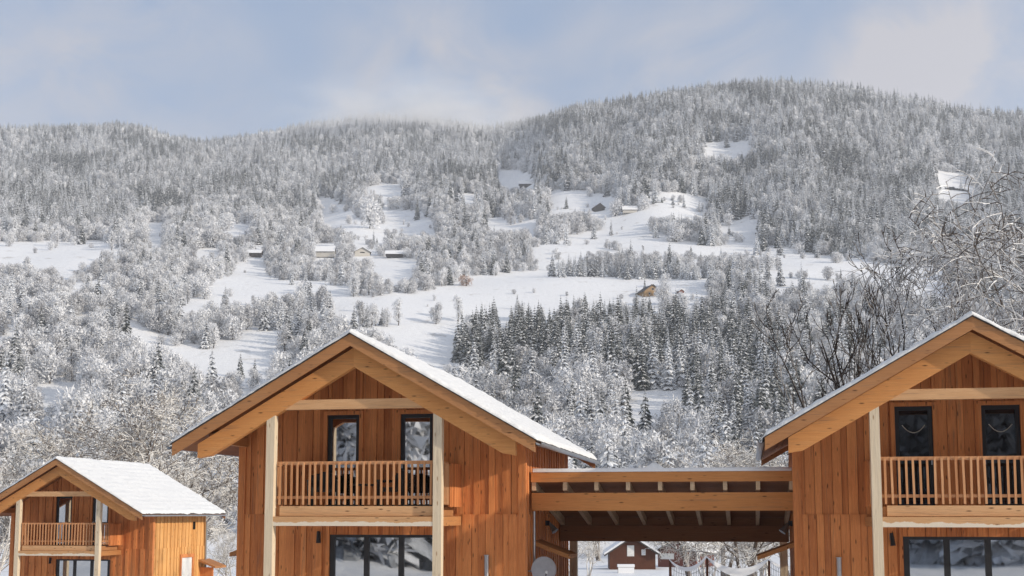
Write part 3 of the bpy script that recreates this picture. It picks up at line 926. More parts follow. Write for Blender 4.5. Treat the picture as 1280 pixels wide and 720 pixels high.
gable_house((at(790, d), d, terrain(at(790, d), d)), -.05, 6.2, 9, 2.2, 4.2, M['dark_wood'], M['tile'],
            'red-brown gabled house with snow-edged roof seen through the carport', windows=((-.25, 2.5, .8, 1.3, M['white']), (1.5, 2.3, .4, .6, M['glass'])), over=.7)
d2 = 186
gable_house((at(845, d2), d2, terrain(at(845, d2), d2)), -.5, 6.0, 8, 2.2, 4.3, M['reddish'], M['tile'], 'second reddish house half hidden by branches right of the red-brown gable',
            windows=((-1.5, 1.6, 2.0, .7, M['white']),), over=.6)
bx = thing('storage_chest', 'white snow-topped chest standing before the red-brown house', 'chest', (at(782, 160), 160, terrain(at(782, 160), 160)))
q = MB(); q.box(-1.0, 1.0, 0, .8, -.2, .75); q.build('body', M['dark_wood'], bx)
q = MB(); q.box(-1.08, 1.08, -.10, .88, .76, 1.1); q.box(-1.02, 1.02, -.03, -.005, .0, .72); q.build('snow_cover', M['snow'], bx)
# wooden frame with sagging snow-loaded netting
dn = 50
nf = thing('sagging_net', 'sagging snow-loaded net strung on dark posts seen through the carport', 'net', (at(905, dn), dn, terrain(at(905, dn), dn)))
gz = nf.location.z
def npx(px, row): return ((px - 905) / FE * dn, -(row - HZ) / FE * dn - gz)
posts = [(836, 699), (882, 695), (959, 698), (1005, 700)]
for px, row in posts:
    x, z = npx(px, row)
    q = MB(); q.tube([(x, 0, -.2), (x + .03, 0, z)], [.06, .05], 8); q.build('post', M['dark_wood'], nf)
for (pa, ra), (pb, rb), sag, th in ((posts[0], posts[1], .42, .06), (posts[1], posts[2], .55, .16), (posts[2], posts[3], .32, .07)):
    xa, za = npx(pa, ra); xb_, zb2 = npx(pb, rb)
    q = MB(); k = 22; pts = []
    for i in range(k + 1):
        f = i / k; pts.append((xa + (xb_ - xa) * f, 0, za + (zb2 - za) * f - sag * (1 - (2 * f - 1) ** 2)))
    for i in range(k):
        p, r_ = pts[i], pts[i + 1]
        f0 = 1 - (2 * i / k - 1) ** 2; f1 = 1 - (2 * (i + 1) / k - 1) ** 2
        t0, t1 = .03 + th * f0, .03 + th * f1
        q.hexa([(p[0], -.10, p[2] - t0), (r_[0], -.10, r_[2] - t1), (r_[0], .12, r_[2] - t1), (p[0], .12, p[2] - t0),
                (p[0], -.06, p[2] + t0 * .7), (r_[0], -.06, r_[2] + t1 * .7), (r_[0], .10, r_[2] + t1 * .7), (p[0], .10, p[2] + t0 * .7)])
    q.build('snow_roll', M['snow'], nf)
    q = MB()
    for i in range(0, k, 1):
        p = pts[i]; q.tube([(p[0], .0, p[2]), (p[0] * .98, .05, -.1)], [.010, .010], 3)
    for j in range(1, 7):
        f = j / 7
        q.tube([(pts[i][0], .02, pts[i][2] * (1 - f)) for i in range(0, k + 1, 2)], [.010] * len(range(0, k + 1, 2)), 3)
    q.build('netting', M['net'], nf)

# ------------------------------------------------------------------ hill trees: variants
def spruce_mesh(seed, H, rw, mats, narrow=1.0, levels=17, per=8, snow=.75):
    rnd = random.Random(seed)
    crown, trunk = MB(), MB()
    Rm = rw * H
    trunk.tube([(0, 0, -.8), (0, 0, H * .5), (rnd.gauss(0, .05), 0, H * .97)], [.022 * H * .55, .012 * H * .6, .02], 5, 2, .5)
    for l in range(levels):
        f = l / (levels - 1)
        z = H * (.07 + .91 * f)
        rr = Rm * ((1 - f) ** .82 * .95 + .035) * rnd.uniform(.82, 1.12)
        k = max(4, int(per * (1 - .45 * f)))
        a0 = rnd.uniform(0, 6.28)
        for j in range(k):
            a = a0 + 6.283 * j / k + rnd.gauss(0, .14)
            r = rr * rnd.uniform(.68, 1.18)
            ca_, sa_ = math.cos(a), math.sin(a)
            dr = r * rnd.uniform(.30, .62)
            wd = r * rnd.uniform(.22, .34) + .12
            z0 = z + rnd.uniform(-.2, .2)
            p0 = Vector((0, 0, z0)); p1 = Vector((ca_ * r * .55, sa_ * r * .55, z0 - dr * .35)); p2 = Vector((ca_ * r, sa_ * r, z0 - dr))
            sd = Vector((-sa_, ca_, 0))
            t_ = rnd.random()
            # needle curtain: drooping sides
            dn_ = Vector((0, 0, -wd * .75))
            crown.quad([p0 + sd * .05, p1 + sd * wd + dn_ * .6, p1, p0], 0, t_)
            crown.quad([p0, p1, p1 - sd * wd + dn_ * .6, p0 - sd * .05], 0, t_)
            crown.quad([p1, p1 + sd * wd + dn_ * .6, p2 + sd * wd * .25 + dn_ * .4, p2], 0, t_)
            crown.quad([p2, p2 - sd * wd * .25 + dn_ * .4, p1 - sd * wd + dn_ * .6, p1], 0, t_)
            crown.quad([p1 - sd * wd * .2, p1 + sd * wd * .2, p2 + dn_ * 1.5, p1 + dn_ * 1.5], 0, t_)
            if rnd.random() < snow:
                up_ = Vector((0, 0, .09))
                ws = wd * rnd.uniform(.45, .85)
                q1 = p0.lerp(p1, .45) + up_
                crown.quad([q1, p1 + sd * ws + up_ + dn_ * .32, p2 + up_ + Vector((ca_, sa_, 0)) * .1, p1 - sd * ws + up_ + dn_ * .32], 1, t_)
                if rnd.random() < .6:
                    crown.quad([p1 + sd * ws + up_ + dn_ * .32, p1 + sd * wd * 1.05 + dn_ * .6 + up_, p2 + sd * wd * .3 + dn_ * .4 + up_, p2 + up_], 1, t_)
    crown.quad([(-.12, 0, H * .96), (.12, 0, H * .96), (0, 0, H * 1.03)], 1, .6); crown.quad([(0, -.12, H * .96), (0, .12, H * .96), (0, 0, H * 1.03)], 1, .6)
    return crown, trunk, mats

def leafless_mesh(seed, H, spread, mats, lobes=11, per=84, slim=1.0):
    """a rimed broadleaf: trunk, limbs, and lobes of fine white twigs"""
    rnd = random.Random(seed)
    crown, trunk = MB(), MB()
    trunk.tube([(0, 0, -.8), (rnd.gauss(0, .2), rnd.gauss(0, .2), H * .45), (rnd.gauss(0, .5), rnd.gauss(0, .5), H * .8)], [.020 * H, .014 * H, .004 * H], 5, 1, .3)
    W = spread * H * .5
    for l in range(lobes):
        a = rnd.uniform(0, 6.283); f = rnd.random()
        zf = .13 + .72 * (l + rnd.random() * .8) / lobes
        prof = math.sin(math.pi * min(1, max(.06, (zf - .0) / 1.0))) ** .65
        rad = W * prof * (rnd.uniform(.35, .80))
        c = Vector((rad * math.cos(a), rad * math.sin(a), zf * H))
        s = H * rnd.uniform(.15, .24) * slim
        b = Vector((0, 0, max(.12 * H, c.z - rad * .8 - .1 * H)))
        trunk.tube([b, b.lerp(c, .6) + Vector((0, 0, -.05 * H)), c], [.009 * H, .006 * H, .003 * H], 4, 1, .3, cap=False)
        for k in range(per):
            d = Vector((rnd.gauss(0, 1), rnd.gauss(0, 1), rnd.gauss(.25, 1))).normalized()
            q = c + d * s * rnd.uniform(.25, 1.0) ** .5 * Vector((1, 1, 1)).length / 1.732
            tw = rnd.random()
            if k % 3 != 0:
                # twig plates lying on the lobe's outside
                e1 = d.cross(Vector((rnd.gauss(0, 1), rnd.gauss(0, 1), rnd.gauss(0, 1)))).normalized(); e2 = d.cross(e1)
                m_ = s * rnd.uniform(.16, .32)
                crown.quad([q - e1 * m_ * .6 - e2 * m_ * .35, q + e1 * m_ * .5 - e2 * m_ * .5, q + e1 * m_ * .2 + e2 * m_ * .7 + d * m_ * .3], 0, tw)
            else:
                dd = (d + Vector((rnd.gauss(0, .35), rnd.gauss(0, .35), .35 + rnd.gauss(0, .3)))).normalized()
                L = s * rnd.uniform(.45, 1.0)
                e = dd.cross(Vector((rnd.gauss(0, 1), rnd.gauss(0, 1), rnd.gauss(0, 1)))).normalized() * (s * rnd.uniform(.04, .085))
                crown.quad([q - dd * L * .35, q + dd * L * .2 + e, q + dd * L * .65, q + dd * L * .15 - e], 0, tw)
    return crown, trunk, mats

class Variant: pass
VAR = {}
def mkvar(kind, gen):
    crown, trunk, mats = gen
    v = Variant()
    v.crown = crown.mesh('crown', mats); v.trunk = trunk.mesh('trunk', mats)
    both = MB()
    both.v = crown.v + trunk.v; n = len(crown.v)
    both.f = crown.f + [tuple(i + n for i in f) for f in trunk.f]; both.m = crown.m + trunk.m; both.t = crown.t + trunk.t
    v.whole = both.mesh(kind, mats)
    v.H = max(z for _, _, z in crown.v)
    VAR.setdefault(kind, []).append(v)
SM = [M['needle_dark'], M['bough_snow'], M['bark']]
FM = [M['needle_frost'], M['bough_snow'], M['bark']]
for i, (h, rw) in enumerate(((17, .22), (19, .19), (15, .25), (18, .17))): mkvar('spruce_dark', spruce_mesh(40 + i, h, rw, SM, snow=.62))
for i, (h, rw) in enumerate(((17, .20), (19, .17), (16, .23), (18, .155), (14, .25))): mkvar('spruce_frost', spruce_mesh(60 + i, h, rw, FM, snow=.45, per=7))
TMt = [M['twig'], M['bark']]
for i, (h, sp, lo_) in enumerate(((10, .85, 15), (11, .75, 16), (9, 1.0, 15), (12, .6, 14), (8, 1.15, 14))): mkvar('leafless', leafless_mesh(80 + i, h, sp, TMt, lo_, slim=1.0 if sp > .7 else .8))
for i, (h, sp, lo_) in enumerate(((14, .34, 14), (15, .28, 15), (13, .40, 14))): mkvar('slender', leafless_mesh(95 + i, h, sp, TMt, lo_, slim=.62))

# ------------------------------------------------------------------ where the snow lies open (photo pixels of what is seen of the fields)
OPEN = [
 [(-60, 303), (120, 301), (165, 305), (125, 314), (112, 334), (82, 346), (60, 331), (-60, 336)],
 [(182, 280), (208, 276), (206, 308), (183, 309)], [(262, 277), (312, 279), (312, 296), (285, 292)], [(240, 313), (278, 310), (272, 321), (242, 322)],
 [(195, 380), (225, 372), (258, 374), (262, 352), (285, 346), (297, 331), (330, 333), (350, 355), (378, 358), (372, 377), (355, 368), (335, 365), (318, 377), (300, 378), (285, 368), (270, 378), (240, 381)],
 [(171, 435), (210, 432), (280, 437), (350, 428), (352, 440), (330, 450), (335, 458), (290, 466), (255, 462), (245, 446), (200, 441)],
 [(40, 490), (65, 484), (97, 477), (102, 488), (75, 511), (42, 516)],
 [(-30, 420), (14, 420), (16, 432), (-30, 434)],
 [(205, 572), (305, 566), (305, 612), (232, 610)],
 [(431, 288), (450, 285), (487, 287), (487, 300), (460, 304), (440, 306)],
 [(465, 325), (522, 322), (520, 346), (490, 348), (468, 342)],
 [(413, 362), (440, 372), (480, 372), (540, 363), (575, 352), (600, 345), (640, 341), (760, 347), (882, 352), (882, 367), (840, 364), (800, 369), (760, 372), (740, 371), (700, 373), (660, 379), (630, 381), (603, 379), (590, 386), (580, 400), (571, 420), (574, 452), (520, 452), (490, 430), (470, 416), (440, 408), (425, 396), (418, 380)],
 [(616, 216), (640, 213), (670, 219), (668, 234), (625, 234)],
 [(452, 233), (490, 231), (517, 240), (515, 245), (455, 244)],
 [(396, 245), (420, 249), (440, 262), (452, 275), (478, 280), (540, 279), (546, 291), (500, 293), (440, 291), (400, 278)],
 [(477, 262), (520, 264), (540, 272), (540, 279), (480, 281)],
 [(602, 273), (650, 270), (675, 275), (672, 286), (610, 287)],
 [(689, 238), (735, 237), (734, 262), (690, 268)],
 [(745, 268), (812, 262), (812, 292), (760, 292), (748, 284)],
 [(804, 240), (850, 240), (886, 247), (890, 263), (868, 270), (812, 268)],
 [(718, 293), (740, 290), (806, 290), (840, 300), (900, 309), (850, 318), (800, 312), (735, 312), (690, 330), (660, 322), (662, 315)],
 [(893, 277), (950, 274), (952, 288), (905, 290)],
 [(857, 309), (940, 306), (1018, 313), (1018, 320), (940, 317), (860, 320)],
 [(974, 315), (1020, 318), (1100, 328), (1180, 334), (1190, 366), (1142, 366), (1100, 345), (1040, 334), (976, 333)],
 [(960, 347), (1050, 350), (1052, 358), (962, 356)],
 [(780, 489), (858, 487), (860, 506), (782, 508)],
 [(878, 178), (940, 176), (938, 190), (885, 193)],  [(1168, 216), (1205, 216), (1222, 240), (1205, 256), (1172, 246)],
 [(560, 247), (600, 244), (605, 251), (566, 254)],
 [(738, 243), (768, 243), (768, 268), (738, 268)], [(800, 351), (838, 351), (838, 369), (800, 369)], [(307, 310), (330, 310), (330, 325), (307, 325)], [(441, 306), (468, 306), (468, 324), (441, 324)], [(393, 304), (423, 304), (423, 320), (393, 320)],
]
def inside(poly, x, y):
    c = False; n = len(poly); j = n - 1
    for i in range(n):
        xi, yi = poly[i]; xj, yj = poly[j]
        if (yi > y) != (yj > y) and x < (xj - xi) * (y - yi) / (yj - yi) + xi: c = not c
        j = i
    return c
BB = [(min(p[0] for p in q), max(p[0] for p in q), min(p[1] for p in q), max(p[1] for p in q)) for q in OPEN]
def open_at(x, y):
    x += 6 * mnoise.noise((x / 16, y / 9, 1.7)); y += 3 * mnoise.noise((x / 16, y / 9, 8.1))
    for q, b in zip(OPEN, BB):
        if b[0] <= x <= b[1] and b[2] <= y <= b[3] and inside(q, x, y): return True
    return False
STAND = [(570, 395), (600, 385), (640, 382), (700, 378), (760, 376), (870, 378), (920, 400), (985, 440), (1000, 520), (985, 588), (900, 588), (830, 520), (760, 480), (690, 470), (600, 475), (565, 470)]
ROW = [(676, 338), (882, 345), (886, 352), (676, 346)]
SLIM = [(180, 370), (320, 378), (560, 372), (590, 385), (560, 410), (440, 425), (200, 425)]
def kind_at(px, row, rnd):
    if inside(STAND, px, row):
        k = .85 if px < 720 else .55
        if row > 470: k = .45
        return 'spruce_dark' if rnd.random() < k else ('spruce_frost' if rnd.random() < .55 else 'leafless')
    if inside(ROW, px, row): return 'spruce_frost'
    if inside(SLIM, px, row): return 'slender' if rnd.random() < .5 else ('spruce_frost' if rnd.random() < .4 else 'leafless')
    conif = 0
    if row < 232 or (px > 850 and row < 315) or (px < 160 and row < 296) or (px < 400 and row < 250) : conif = .66
    elif row < 275: conif = .40
    elif px > 880 and row < 400: conif = .35
    elif px > 560: conif = .22
    else: conif = .10
    mn = mnoise.noise((px / 60, row / 25, 4))
    if conif > .3 and conif < .8: conif += mn * .5
    if rnd.random() < conif:
        return 'spruce_dark' if rnd.random() < (.20 + 1.1 * max(0, mn)) else 'spruce_frost'
    return 'leafless' if rnd.random() < .86 else 'slender'

rnd = random.Random(99)
trees = []       # dict per tree
def add_tree(x, y, kind, s, z=None, fixed=None):
    z = terrain(x, y) if z is None else z
    px, row = project(x, y, z)
    v = rnd.randrange(len(VAR[kind]))
    h = VAR[kind][v].H * s
    _, rt = project(x, y, z + h)
    trees.append(dict(x=x, y=y, z=z, kind=kind, v=v, s=s, px=px, row=row, h=row - rt, rot=rnd.uniform(0, 6.283), fixed=fixed))

# wood: jittered polar rows, spacing growing with distance
r = 262.0
while r < 3300:
    sp = max(5.8, r * .0047) if r > 900 else (6.8 if r < 560 else 6.2)
    half = R(26)
    n = int(2 * half * r / sp)
    for i in range(n):
        th = -half + 2 * half * (i + rnd.random()) / n
        rr = r + rnd.uniform(-.5, .5) * sp
        x, y = rr * math.sin(th), rr * math.cos(th)
        u = 640 + FE * x / y
        if u < -40 or u > 1330: continue
        ridr = lerp_tab(RIDR, u)
        if rr > ridr * 1.02: continue
        z = terrain(x, y)
        px, row = project(x, y, z)
        kind = kind_at(px, row, rnd)
        base = {'spruce_dark': rnd.uniform(.75, 1.15), 'spruce_frost': rnd.uniform(.7, 1.2), 'leafless': rnd.uniform(.55, 1.25), 'slender': rnd.uniform(.7, 1.15)}[kind]
        if kind == 'spruce_frost' and inside(ROW, px, row): base *= .78
        if rr > 1000: base *= 1.3 + .30 * smooth(1000, 1700, rr)
        near = 1 - smooth(430, 780, rr)
        base *= 1 + (.45 if kind == 'leafless' else .28) * near
        # low scrub here and there
        if kind == 'leafless' and rnd.random() < .25: base *= .6
        hpx = VAR[kind][0].H * base * FE / rr
        hedge = rr < 1350 and abs(mnoise.noise((x / 120 + 7, y / 80, 3.3))) < .030 and rnd.random() < .32
        if not hedge and rnd.random() > .009 and any(open_at(px, row - hpx * k) for k in (0, .3, .6, .85)): continue
        if open_at(px, row - hpx * .4): base *= rnd.uniform(.3, .75)
        # thin natural gaps
        g = mnoise.noise((x / 45, y / 45, 2.2))
        thin = .06 if rr > 1000 else .15
        if rr > 1000 and mnoise.noise((x / 38, y / 38, 5.5)) > .42: continue
        if rr < 1000 and g > .24 and kind in ('leafless', 'slender'): continue
        if rnd.random() < thin: continue
        add_tree(x, y, kind, base, z)
    r += sp * .92

# trees that stand alone on the fields, and the row along the lane
def single(px, row, kind, h_px, note):
    q = on_hill(px, row)
    rr = q.length
    s = h_px * rr / FE / VAR[kind][0].H
    add_tree(q.x, q.y, kind, s, q.z, note)
for k in range(27):
    px = 690 + k * 7.1 + rnd.uniform(-1.5, 1.5)
    single(px, 345.5 + .022 * (px - 690) + rnd.uniform(-.6, .6), 'spruce_frost', rnd.uniform(22, 34), None)
for k in range(15):
    px = 412 + k * 7.4 + rnd.uniform(-2, 2)
    single(px, 356 + .10 * (px - 412) + rnd.uniform(-1.5, 1.5), 'leafless', rnd.uniform(9, 17), None)
for k in range(10):
    px = 598 + k * 8.2 + rnd.uniform(-3, 3)
    single(px, 341 - .02 * (px - 600) + rnd.uniform(-1, 1), 'leafless', rnd.uniform(9, 19), None)
for k in range(8):
    single(443 + k * 5.6 + rnd.uniform(-2, 2), 409 + rnd.uniform(-3, 3), 'slender' if k % 3 else 'spruce_frost', rnd.uniform(26, 38), None)
for k in range(26):
    single(rnd.choice((rnd.uniform(430, 560), rnd.uniform(690, 860), rnd.uniform(0, 120), rnd.uniform(210, 350))), rnd.uniform(250, 385), 'leafless', rnd.uniform(4, 9), None)
single(498, 408, 'slender', 36, 'lone slender rimed tree standing on the white field above the middle chalet ridge')
single(545, 407, 'leafless', 26, 'small round rimed tree standing alone on the white field left of the dark stand')
single(573, 404, 'slender', 36, 'thin upright rimed tree at the field edge just left of the dark spruce stand')
single(300, 473, 'spruce_dark', 33, 'dark green spruce with little snow above the left roof slope of the middle chalet')
single(318, 483, 'spruce_dark', 32, 'dark spruce beside a slightly taller one above the middle chalet roof')
single(426, 300, 'spruce_dark', 23, 'dark pointed spruce on the snowy field above the long barn')
single(205, 297, 'spruce_dark', 16, 'small dark spruce alone at the top of the left field')
single(229, 318, 'spruce_dark', 36, 'dark bushy spruce rising among pale trees right of the large left field')
single(650, 447, 'spruce_frost', 50, 'tall white-dusted spruce standing out in front of the dark stand')
single(462, 286, 'leafless', 42, 'big rimed tree on the open slope left of the meadow centre')
single(806, 365, 'spruce_dark', 17, 'small dark tree right beside the ochre farmhouse')

# ------------------------------------------------------------------ pick the ones that show largest
roof_cover = [[(212, 560), (437, 412), (748, 585), (748, 740), (290, 740), (290, 575)], [(935, 590), (1215, 386), (1300, 440), (1300, 740), (935, 740)],
              [(-60, 640), (71, 568), (190, 580), (280, 645), (250, 740), (-60, 740)], [(660, 588), (985, 588), (985, 740), (660, 740)]]
def hidden(t):
    return t['px'] < -10 or t['px'] > 1290 or any(inside(q, t['px'], t['row'] - t['h'] * .8) for q in roof_cover)
for t in trees: t['hid'] = hidden(t)
CON = ('spruce_dark', 'spruce_frost')
chosen = set()
order = sorted(range(len(trees)), key=lambda i: -trees[i]['h'])
for fam in (CON, ('leafless', 'slender')):
    n = sum(1 for t in trees if t['fixed'] and t['kind'] in fam)
    for i in order:
        t = trees[i]
        if t['kind'] not in fam or t['hid']: continue
        if t['fixed']: chosen.add(i); continue
        if n >= 285: continue
        chosen.add(i); n += 1

ZONES = [   # (test, words)
 (lambda x, y: inside(ROW, x, y - 1) or (676 < x < 886 and 343 < y < 352), 'in the lane row above ochre farmhouse'),
 (lambda x, y: inside(STAND, x, y) and y < 420, 'atop the dark stand below ochre farmhouse'),
 (lambda x, y: inside(STAND, x, y) and y < 465 and x < 720, 'in the dark spruce stand'),
 (lambda x, y: inside(STAND, x, y) and y < 465, 'in the mixed stand below ochre farmhouse'),
 (lambda x, y: inside(STAND, x, y) and y < 530, 'midway between carport and dark stand'),
 (lambda x, y: x > 560 and x < 1000 and y >= 530, 'just above the carport roof'),
 (lambda x, y: x > 560 and x < 850 and y >= 440, 'above middle chalet right roof slope'),
 (lambda x, y: x >= 850 and y >= 450, 'behind right chalet left roof slope'),
 (lambda x, y: x >= 850 and y >= 380, 'behind the dark many-stemmed bare tree'),
 (lambda x, y: x >= 850, 'by the snow strips at right'),
 (lambda x, y: x < 120 and y >= 520, 'at left edge above far chalet'),
 (lambda x, y: x < 320 and y >= 520, 'low behind the far chalet'),
 (lambda x, y: x < 130 and y >= 455, 'around the small shaded snow patch'),
 (lambda x, y: x < 420 and y >= 465, 'between far chalet and middle roof'),
 (lambda x, y: x < 180 and y >= 400, 'below the large left white field'),
 (lambda x, y: x < 420 and y >= 425, 'along the narrow shaded field'),
 (lambda x, y: x < 130, 'just under the large left field'),
 (lambda x, y: x < 300 and y >= 370, 'below the curved white clearing'),
 (lambda x, y: x < 300, 'left of the curved white clearing'),
 (lambda x, y: x < 580 and y >= 375, 'above the middle chalet ridge'),
 (lambda x, y: x < 580, 'around the long low barn'),
 (lambda x, y: True, 'near the upper farms'),
]
KW = {'spruce_dark': ('snow-flecked dark spruce', 'dark spruces'), 'spruce_frost': ('frosted grey spruce', 'frosted spruces'),
      'leafless': ('round rimed tree', 'rimed leafless trees'), 'slender': ('slim rimed tree', 'slim rimed trees')}
first = {}
lone = set()        # the smallest chosen tree of every shape is one mesh: the woods repeat it
for i in sorted(chosen, key=lambda i: trees[i]['h']):
    if (trees[i]['kind'], trees[i]['v']) not in {(trees[j]['kind'], trees[j]['v']) for j in lone}: lone.add(i)
# say which one: a place in its zone, then a count from the left among its like
named = {}
for i in chosen:
    t = trees[i]; con = t['kind'] in CON
    if t['fixed']: named[i] = (t['fixed'], 'single hill trees'); continue
    H_ = VAR[t['kind']][t['v']].H * t['s']
    size = 'tall ' if H_ > (19 if con else 13) else ('small ' if H_ < (15 if con else 9) else '')
    t['base'] = size + KW[t['kind']][0] + ' ' + next(wd for test, wd in ZONES if test(t['px'], t['row']))
by = {}
for i in chosen:
    if not trees[i]['fixed']: by.setdefault(trees[i]['base'], []).append(i)
ORD = ('first', 'second', 'third', 'fourth', 'fifth', 'sixth', 'seventh', 'eighth', 'ninth')
for base, ids in by.items():
    bands = [('', ids)]
    if len(ids) > 9:
        ids = sorted(ids, key=lambda i: trees[i]['row']); h_ = len(ids) // 2
        bands = [('upper', ids[:h_]), ('lower', ids[h_:])]
    out_ = []
    for nm, g_ in bands:
        if len(g_) > 7:
            g_ = sorted(g_, key=lambda i: trees[i]['px']); k = len(g_) / 3
            out_ += [((nm + ' ' + q_).strip(), g_[int(a * k):int((a + 1) * k)]) for a, q_ in enumerate(('left', 'middle', 'right'))]
        else: out_.append((nm, g_))
    for nm, g_ in out_:
        g_ = sorted(g_, key=lambda i: trees[i]['px'])
        for n_, i in enumerate(g_):
            lab = base + (', ' + nm + ' part' if nm else '')
            if len(g_) > 1: lab += ', ' + (ORD[n_] if n_ < len(ORD) else 'farther') + ' from left'
            named[i] = (lab, base)
for i in sorted(chosen, key=lambda i: -trees[i]['h']):
    t = trees[i]
    v = VAR[t['kind']][t['v']]
    con = t['kind'] in CON
    name = 'spruce' if con else 'leafless_tree'
    lab, grp = named[i]
    cat = 'spruce' if con else 'leafless tree'
    if i not in lone:
        o = thing(name, lab, cat, (t['x'], t['y'], t['z']), t['rot'], grp)
        link('trunk', v.trunk, o); link('crown', v.crown, o)
    else:
        o = link(name, v.whole); o.location = (t['x'], t['y'], t['z']); o.rotation_euler = (0, 0, t['rot'])
        tag(o, lab, cat, grp)
        first.setdefault((t['kind'], t['v']), o)
    o.scale = (t['s'],) * 3

# the rest of the woods: one object for the conifers, one for the broadleaves
def scatter(name, label, pts, kinds):
    srcs = []; index = {}
    for k in kinds:
        for vi in range(len(VAR[k])):
            if (k, vi) in first: index[(k, vi)] = len(srcs); srcs.append(first[(k, vi)])
    pts = [p for p in pts if any((p['kind'], vi) in index for vi in range(len(VAR[p['kind']])))]
    me = bpy.data.meshes.new(name)
    me.from_pydata([(p['x'], p['y'], p['z'] - .3) for p in pts], [], [])
    a = me.attributes.new('rot', 'FLOAT_VECTOR', 'POINT'); a.data.foreach_set('vector', [c for p in pts for c in (0, 0, p['rot'])])
    a = me.attributes.new('scl', 'FLOAT', 'POINT'); a.data.foreach_set('value', [p['s'] for p in pts])
    ids = []
    for p in pts:
        vi = p['v']
        while (p['kind'], vi) not in index: vi = (vi + 1) % len(VAR[p['kind']])
        ids.append(index[(p['kind'], vi)])
    a = me.attributes.new('pick', 'INT', 'POINT'); a.data.foreach_set('value', ids)
    o = link(name, me)
    g = bpy.data.node_groups.new(name, 'GeometryNodeTree')
    g.interface.new_socket('Geometry', in_out='INPUT', socket_type='NodeSocketGeometry')
    g.interface.new_socket('Geometry', in_out='OUTPUT', socket_type='NodeSocketGeometry')
    gi = g.nodes.new('NodeGroupInput'); go = g.nodes.new('NodeGroupOutput')
    iop = g.nodes.new('GeometryNodeInstanceOnPoints')
    gi2 = g.nodes.new('GeometryNodeJoinGeometry')
    for s_ in reversed(srcs):      # a multi-input lists its links last-first
        oi = g.nodes.new('GeometryNodeObjectInfo'); oi.transform_space = 'ORIGINAL'
        oi.inputs['Object'].default_value = s_
        ti = g.nodes.new('GeometryNodeGeometryToInstance')
        g.links.new(oi.outputs['Geometry'], ti.inputs[0]); g.links.new(ti.outputs[0], gi2.inputs[0])
    def attr(nm, typ):
        n = g.nodes.new('GeometryNodeInputNamedAttribute'); n.data_type = typ; n.inputs[0].default_value = nm
        return n.outputs[0]
    g.links.new(gi.outputs[0], iop.inputs['Points']); g.links.new(gi2.outputs[0], iop.inputs['Instance'])
    iop.inputs['Pick Instance'].default_value = True
    g.links.new(attr('pick', 'INT'), iop.inputs['Instance Index'])
    er = g.nodes.new('FunctionNodeEulerToRotation'); g.links.new(attr('rot', 'FLOAT_VECTOR'), er.inputs[0])
    g.links.new(er.outputs[0], iop.inputs['Rotation'])
    g.links.new(attr('scl', 'FLOAT'), iop.inputs['Scale'])
    g.links.new(iop.outputs[0], go.inputs[0])
    md = o.modifiers.new('scatter', 'NODES'); md.node_group = g
    tag(o, label, None, None, 'stuff')
    return o
# woods on the slope behind the viewer (mirrored in the panes)
rest = [t for i, t in enumerate(trees) if i not in chosen]
for k in range(5200):
    th = R(215 + rnd.uniform(-78, 75)); rr = 17 + 280 * rnd.random() ** 1.6
    x, y = rr * math.sin(th), rr * math.cos(th)
    rest.append(dict(x=x, y=y, z=terrain(x, y), kind=rnd.choice(('spruce_frost', 'leafless', 'leafless')), v=rnd.randrange(5), s=rnd.uniform(.7, 1.1), rot=rnd.uniform(0, 6.28)))
scatter('conifer_forest', 'frosted conifer forest covering the upper mountain', [t for t in rest if t['kind'] in CON], CON)
scatter('broadleaf_wood', 'rimed leafless woodland on the lower and middle slopes', [t for t in rest if t['kind'] not in CON], ('leafless', 'slender'))

# ------------------------------------------------------------------ farms on the slope
def hill_house(px, row, wpx, wall_m, roof_m, label, rz=0, asp=1.0, hw=.32, hr=.62, cat='farmhouse', name='farmhouse', side=False, **kw):
    q = on_hill(px, row)
    wdt = wpx * q.length / FE
    if side:   # ridge across the view
        t = gable_house(q, rz + R(90), wdt * asp, wdt, wdt * hw, wdt * hr, wall_m, roof_m, label, name=name, cat=cat, over=wdt * .06, **kw)
        t.location.x += wdt / 2 * math.cos(rz); t.location = t.location + Vector((wdt / 2 * 0, 0, 0))
    else:
        t = gable_house(q, rz, wdt, wdt * asp, wdt * hw, wdt * hr, wall_m, roof_m, label, name=name, cat=cat, over=wdt * .08, **kw)
    return t
hill_house(816, 370, 23, M['ochre'], M['tile'], 'ochre farmhouse with dark hipped roof on the field edge', .35, 1.0, .26, .62, snow=False, chimney=True,
           windows=((-2.2, 1.4, 1.1, 1.1, M['black']), (1.2, 1.4, 1.1, 1.1, M['black']), (0, 4.4, 1.4, 1.2, M['black'])))
hill_house(750, 264, 13, M['barn'], M['tile'], 'red-brown gabled farmhouse above the centre meadow', .3, .9, .42, .78, snow=False)
hill_house(787, 267, 17, M['plaster'], M['tile'], 'white-roofed farm building right of the red-brown gabled farmhouse', 0, .55, .22, .50, side=True)
hill_house(658, 235, 17, M['barn'], M['tile'], 'dark barn with thick white roof at the foot of the upper forest', 0, .5, .22, .46, cat='barn', name='barn', side=True)
hill_house(498, 322, 29, M['barn'], M['tile'], 'long low barn with white roof on the middle meadow', 0, .38, .12, .26, cat='barn', name='barn', side=True)
hill_house(453, 321, 19, M['plaster'], M['tile'], 'pale house with white roof left of the long low barn', .2, .8, .30, .58, windows=((0, 3.2, 3.6, .9, M['black']),))
hill_house(318, 322, 17, M['barn'], M['tile'], 'small dark hut with white roof among rimed trees on the left slope', 0, .6, .26, .50, cat='hut', name='hut', side=True)
hill_house(407, 322, 22, M['plaster'], M['tile'], 'half-hidden pale house with broad white roof left of two other farm roofs', 0, .6, .30, .60, side=True)
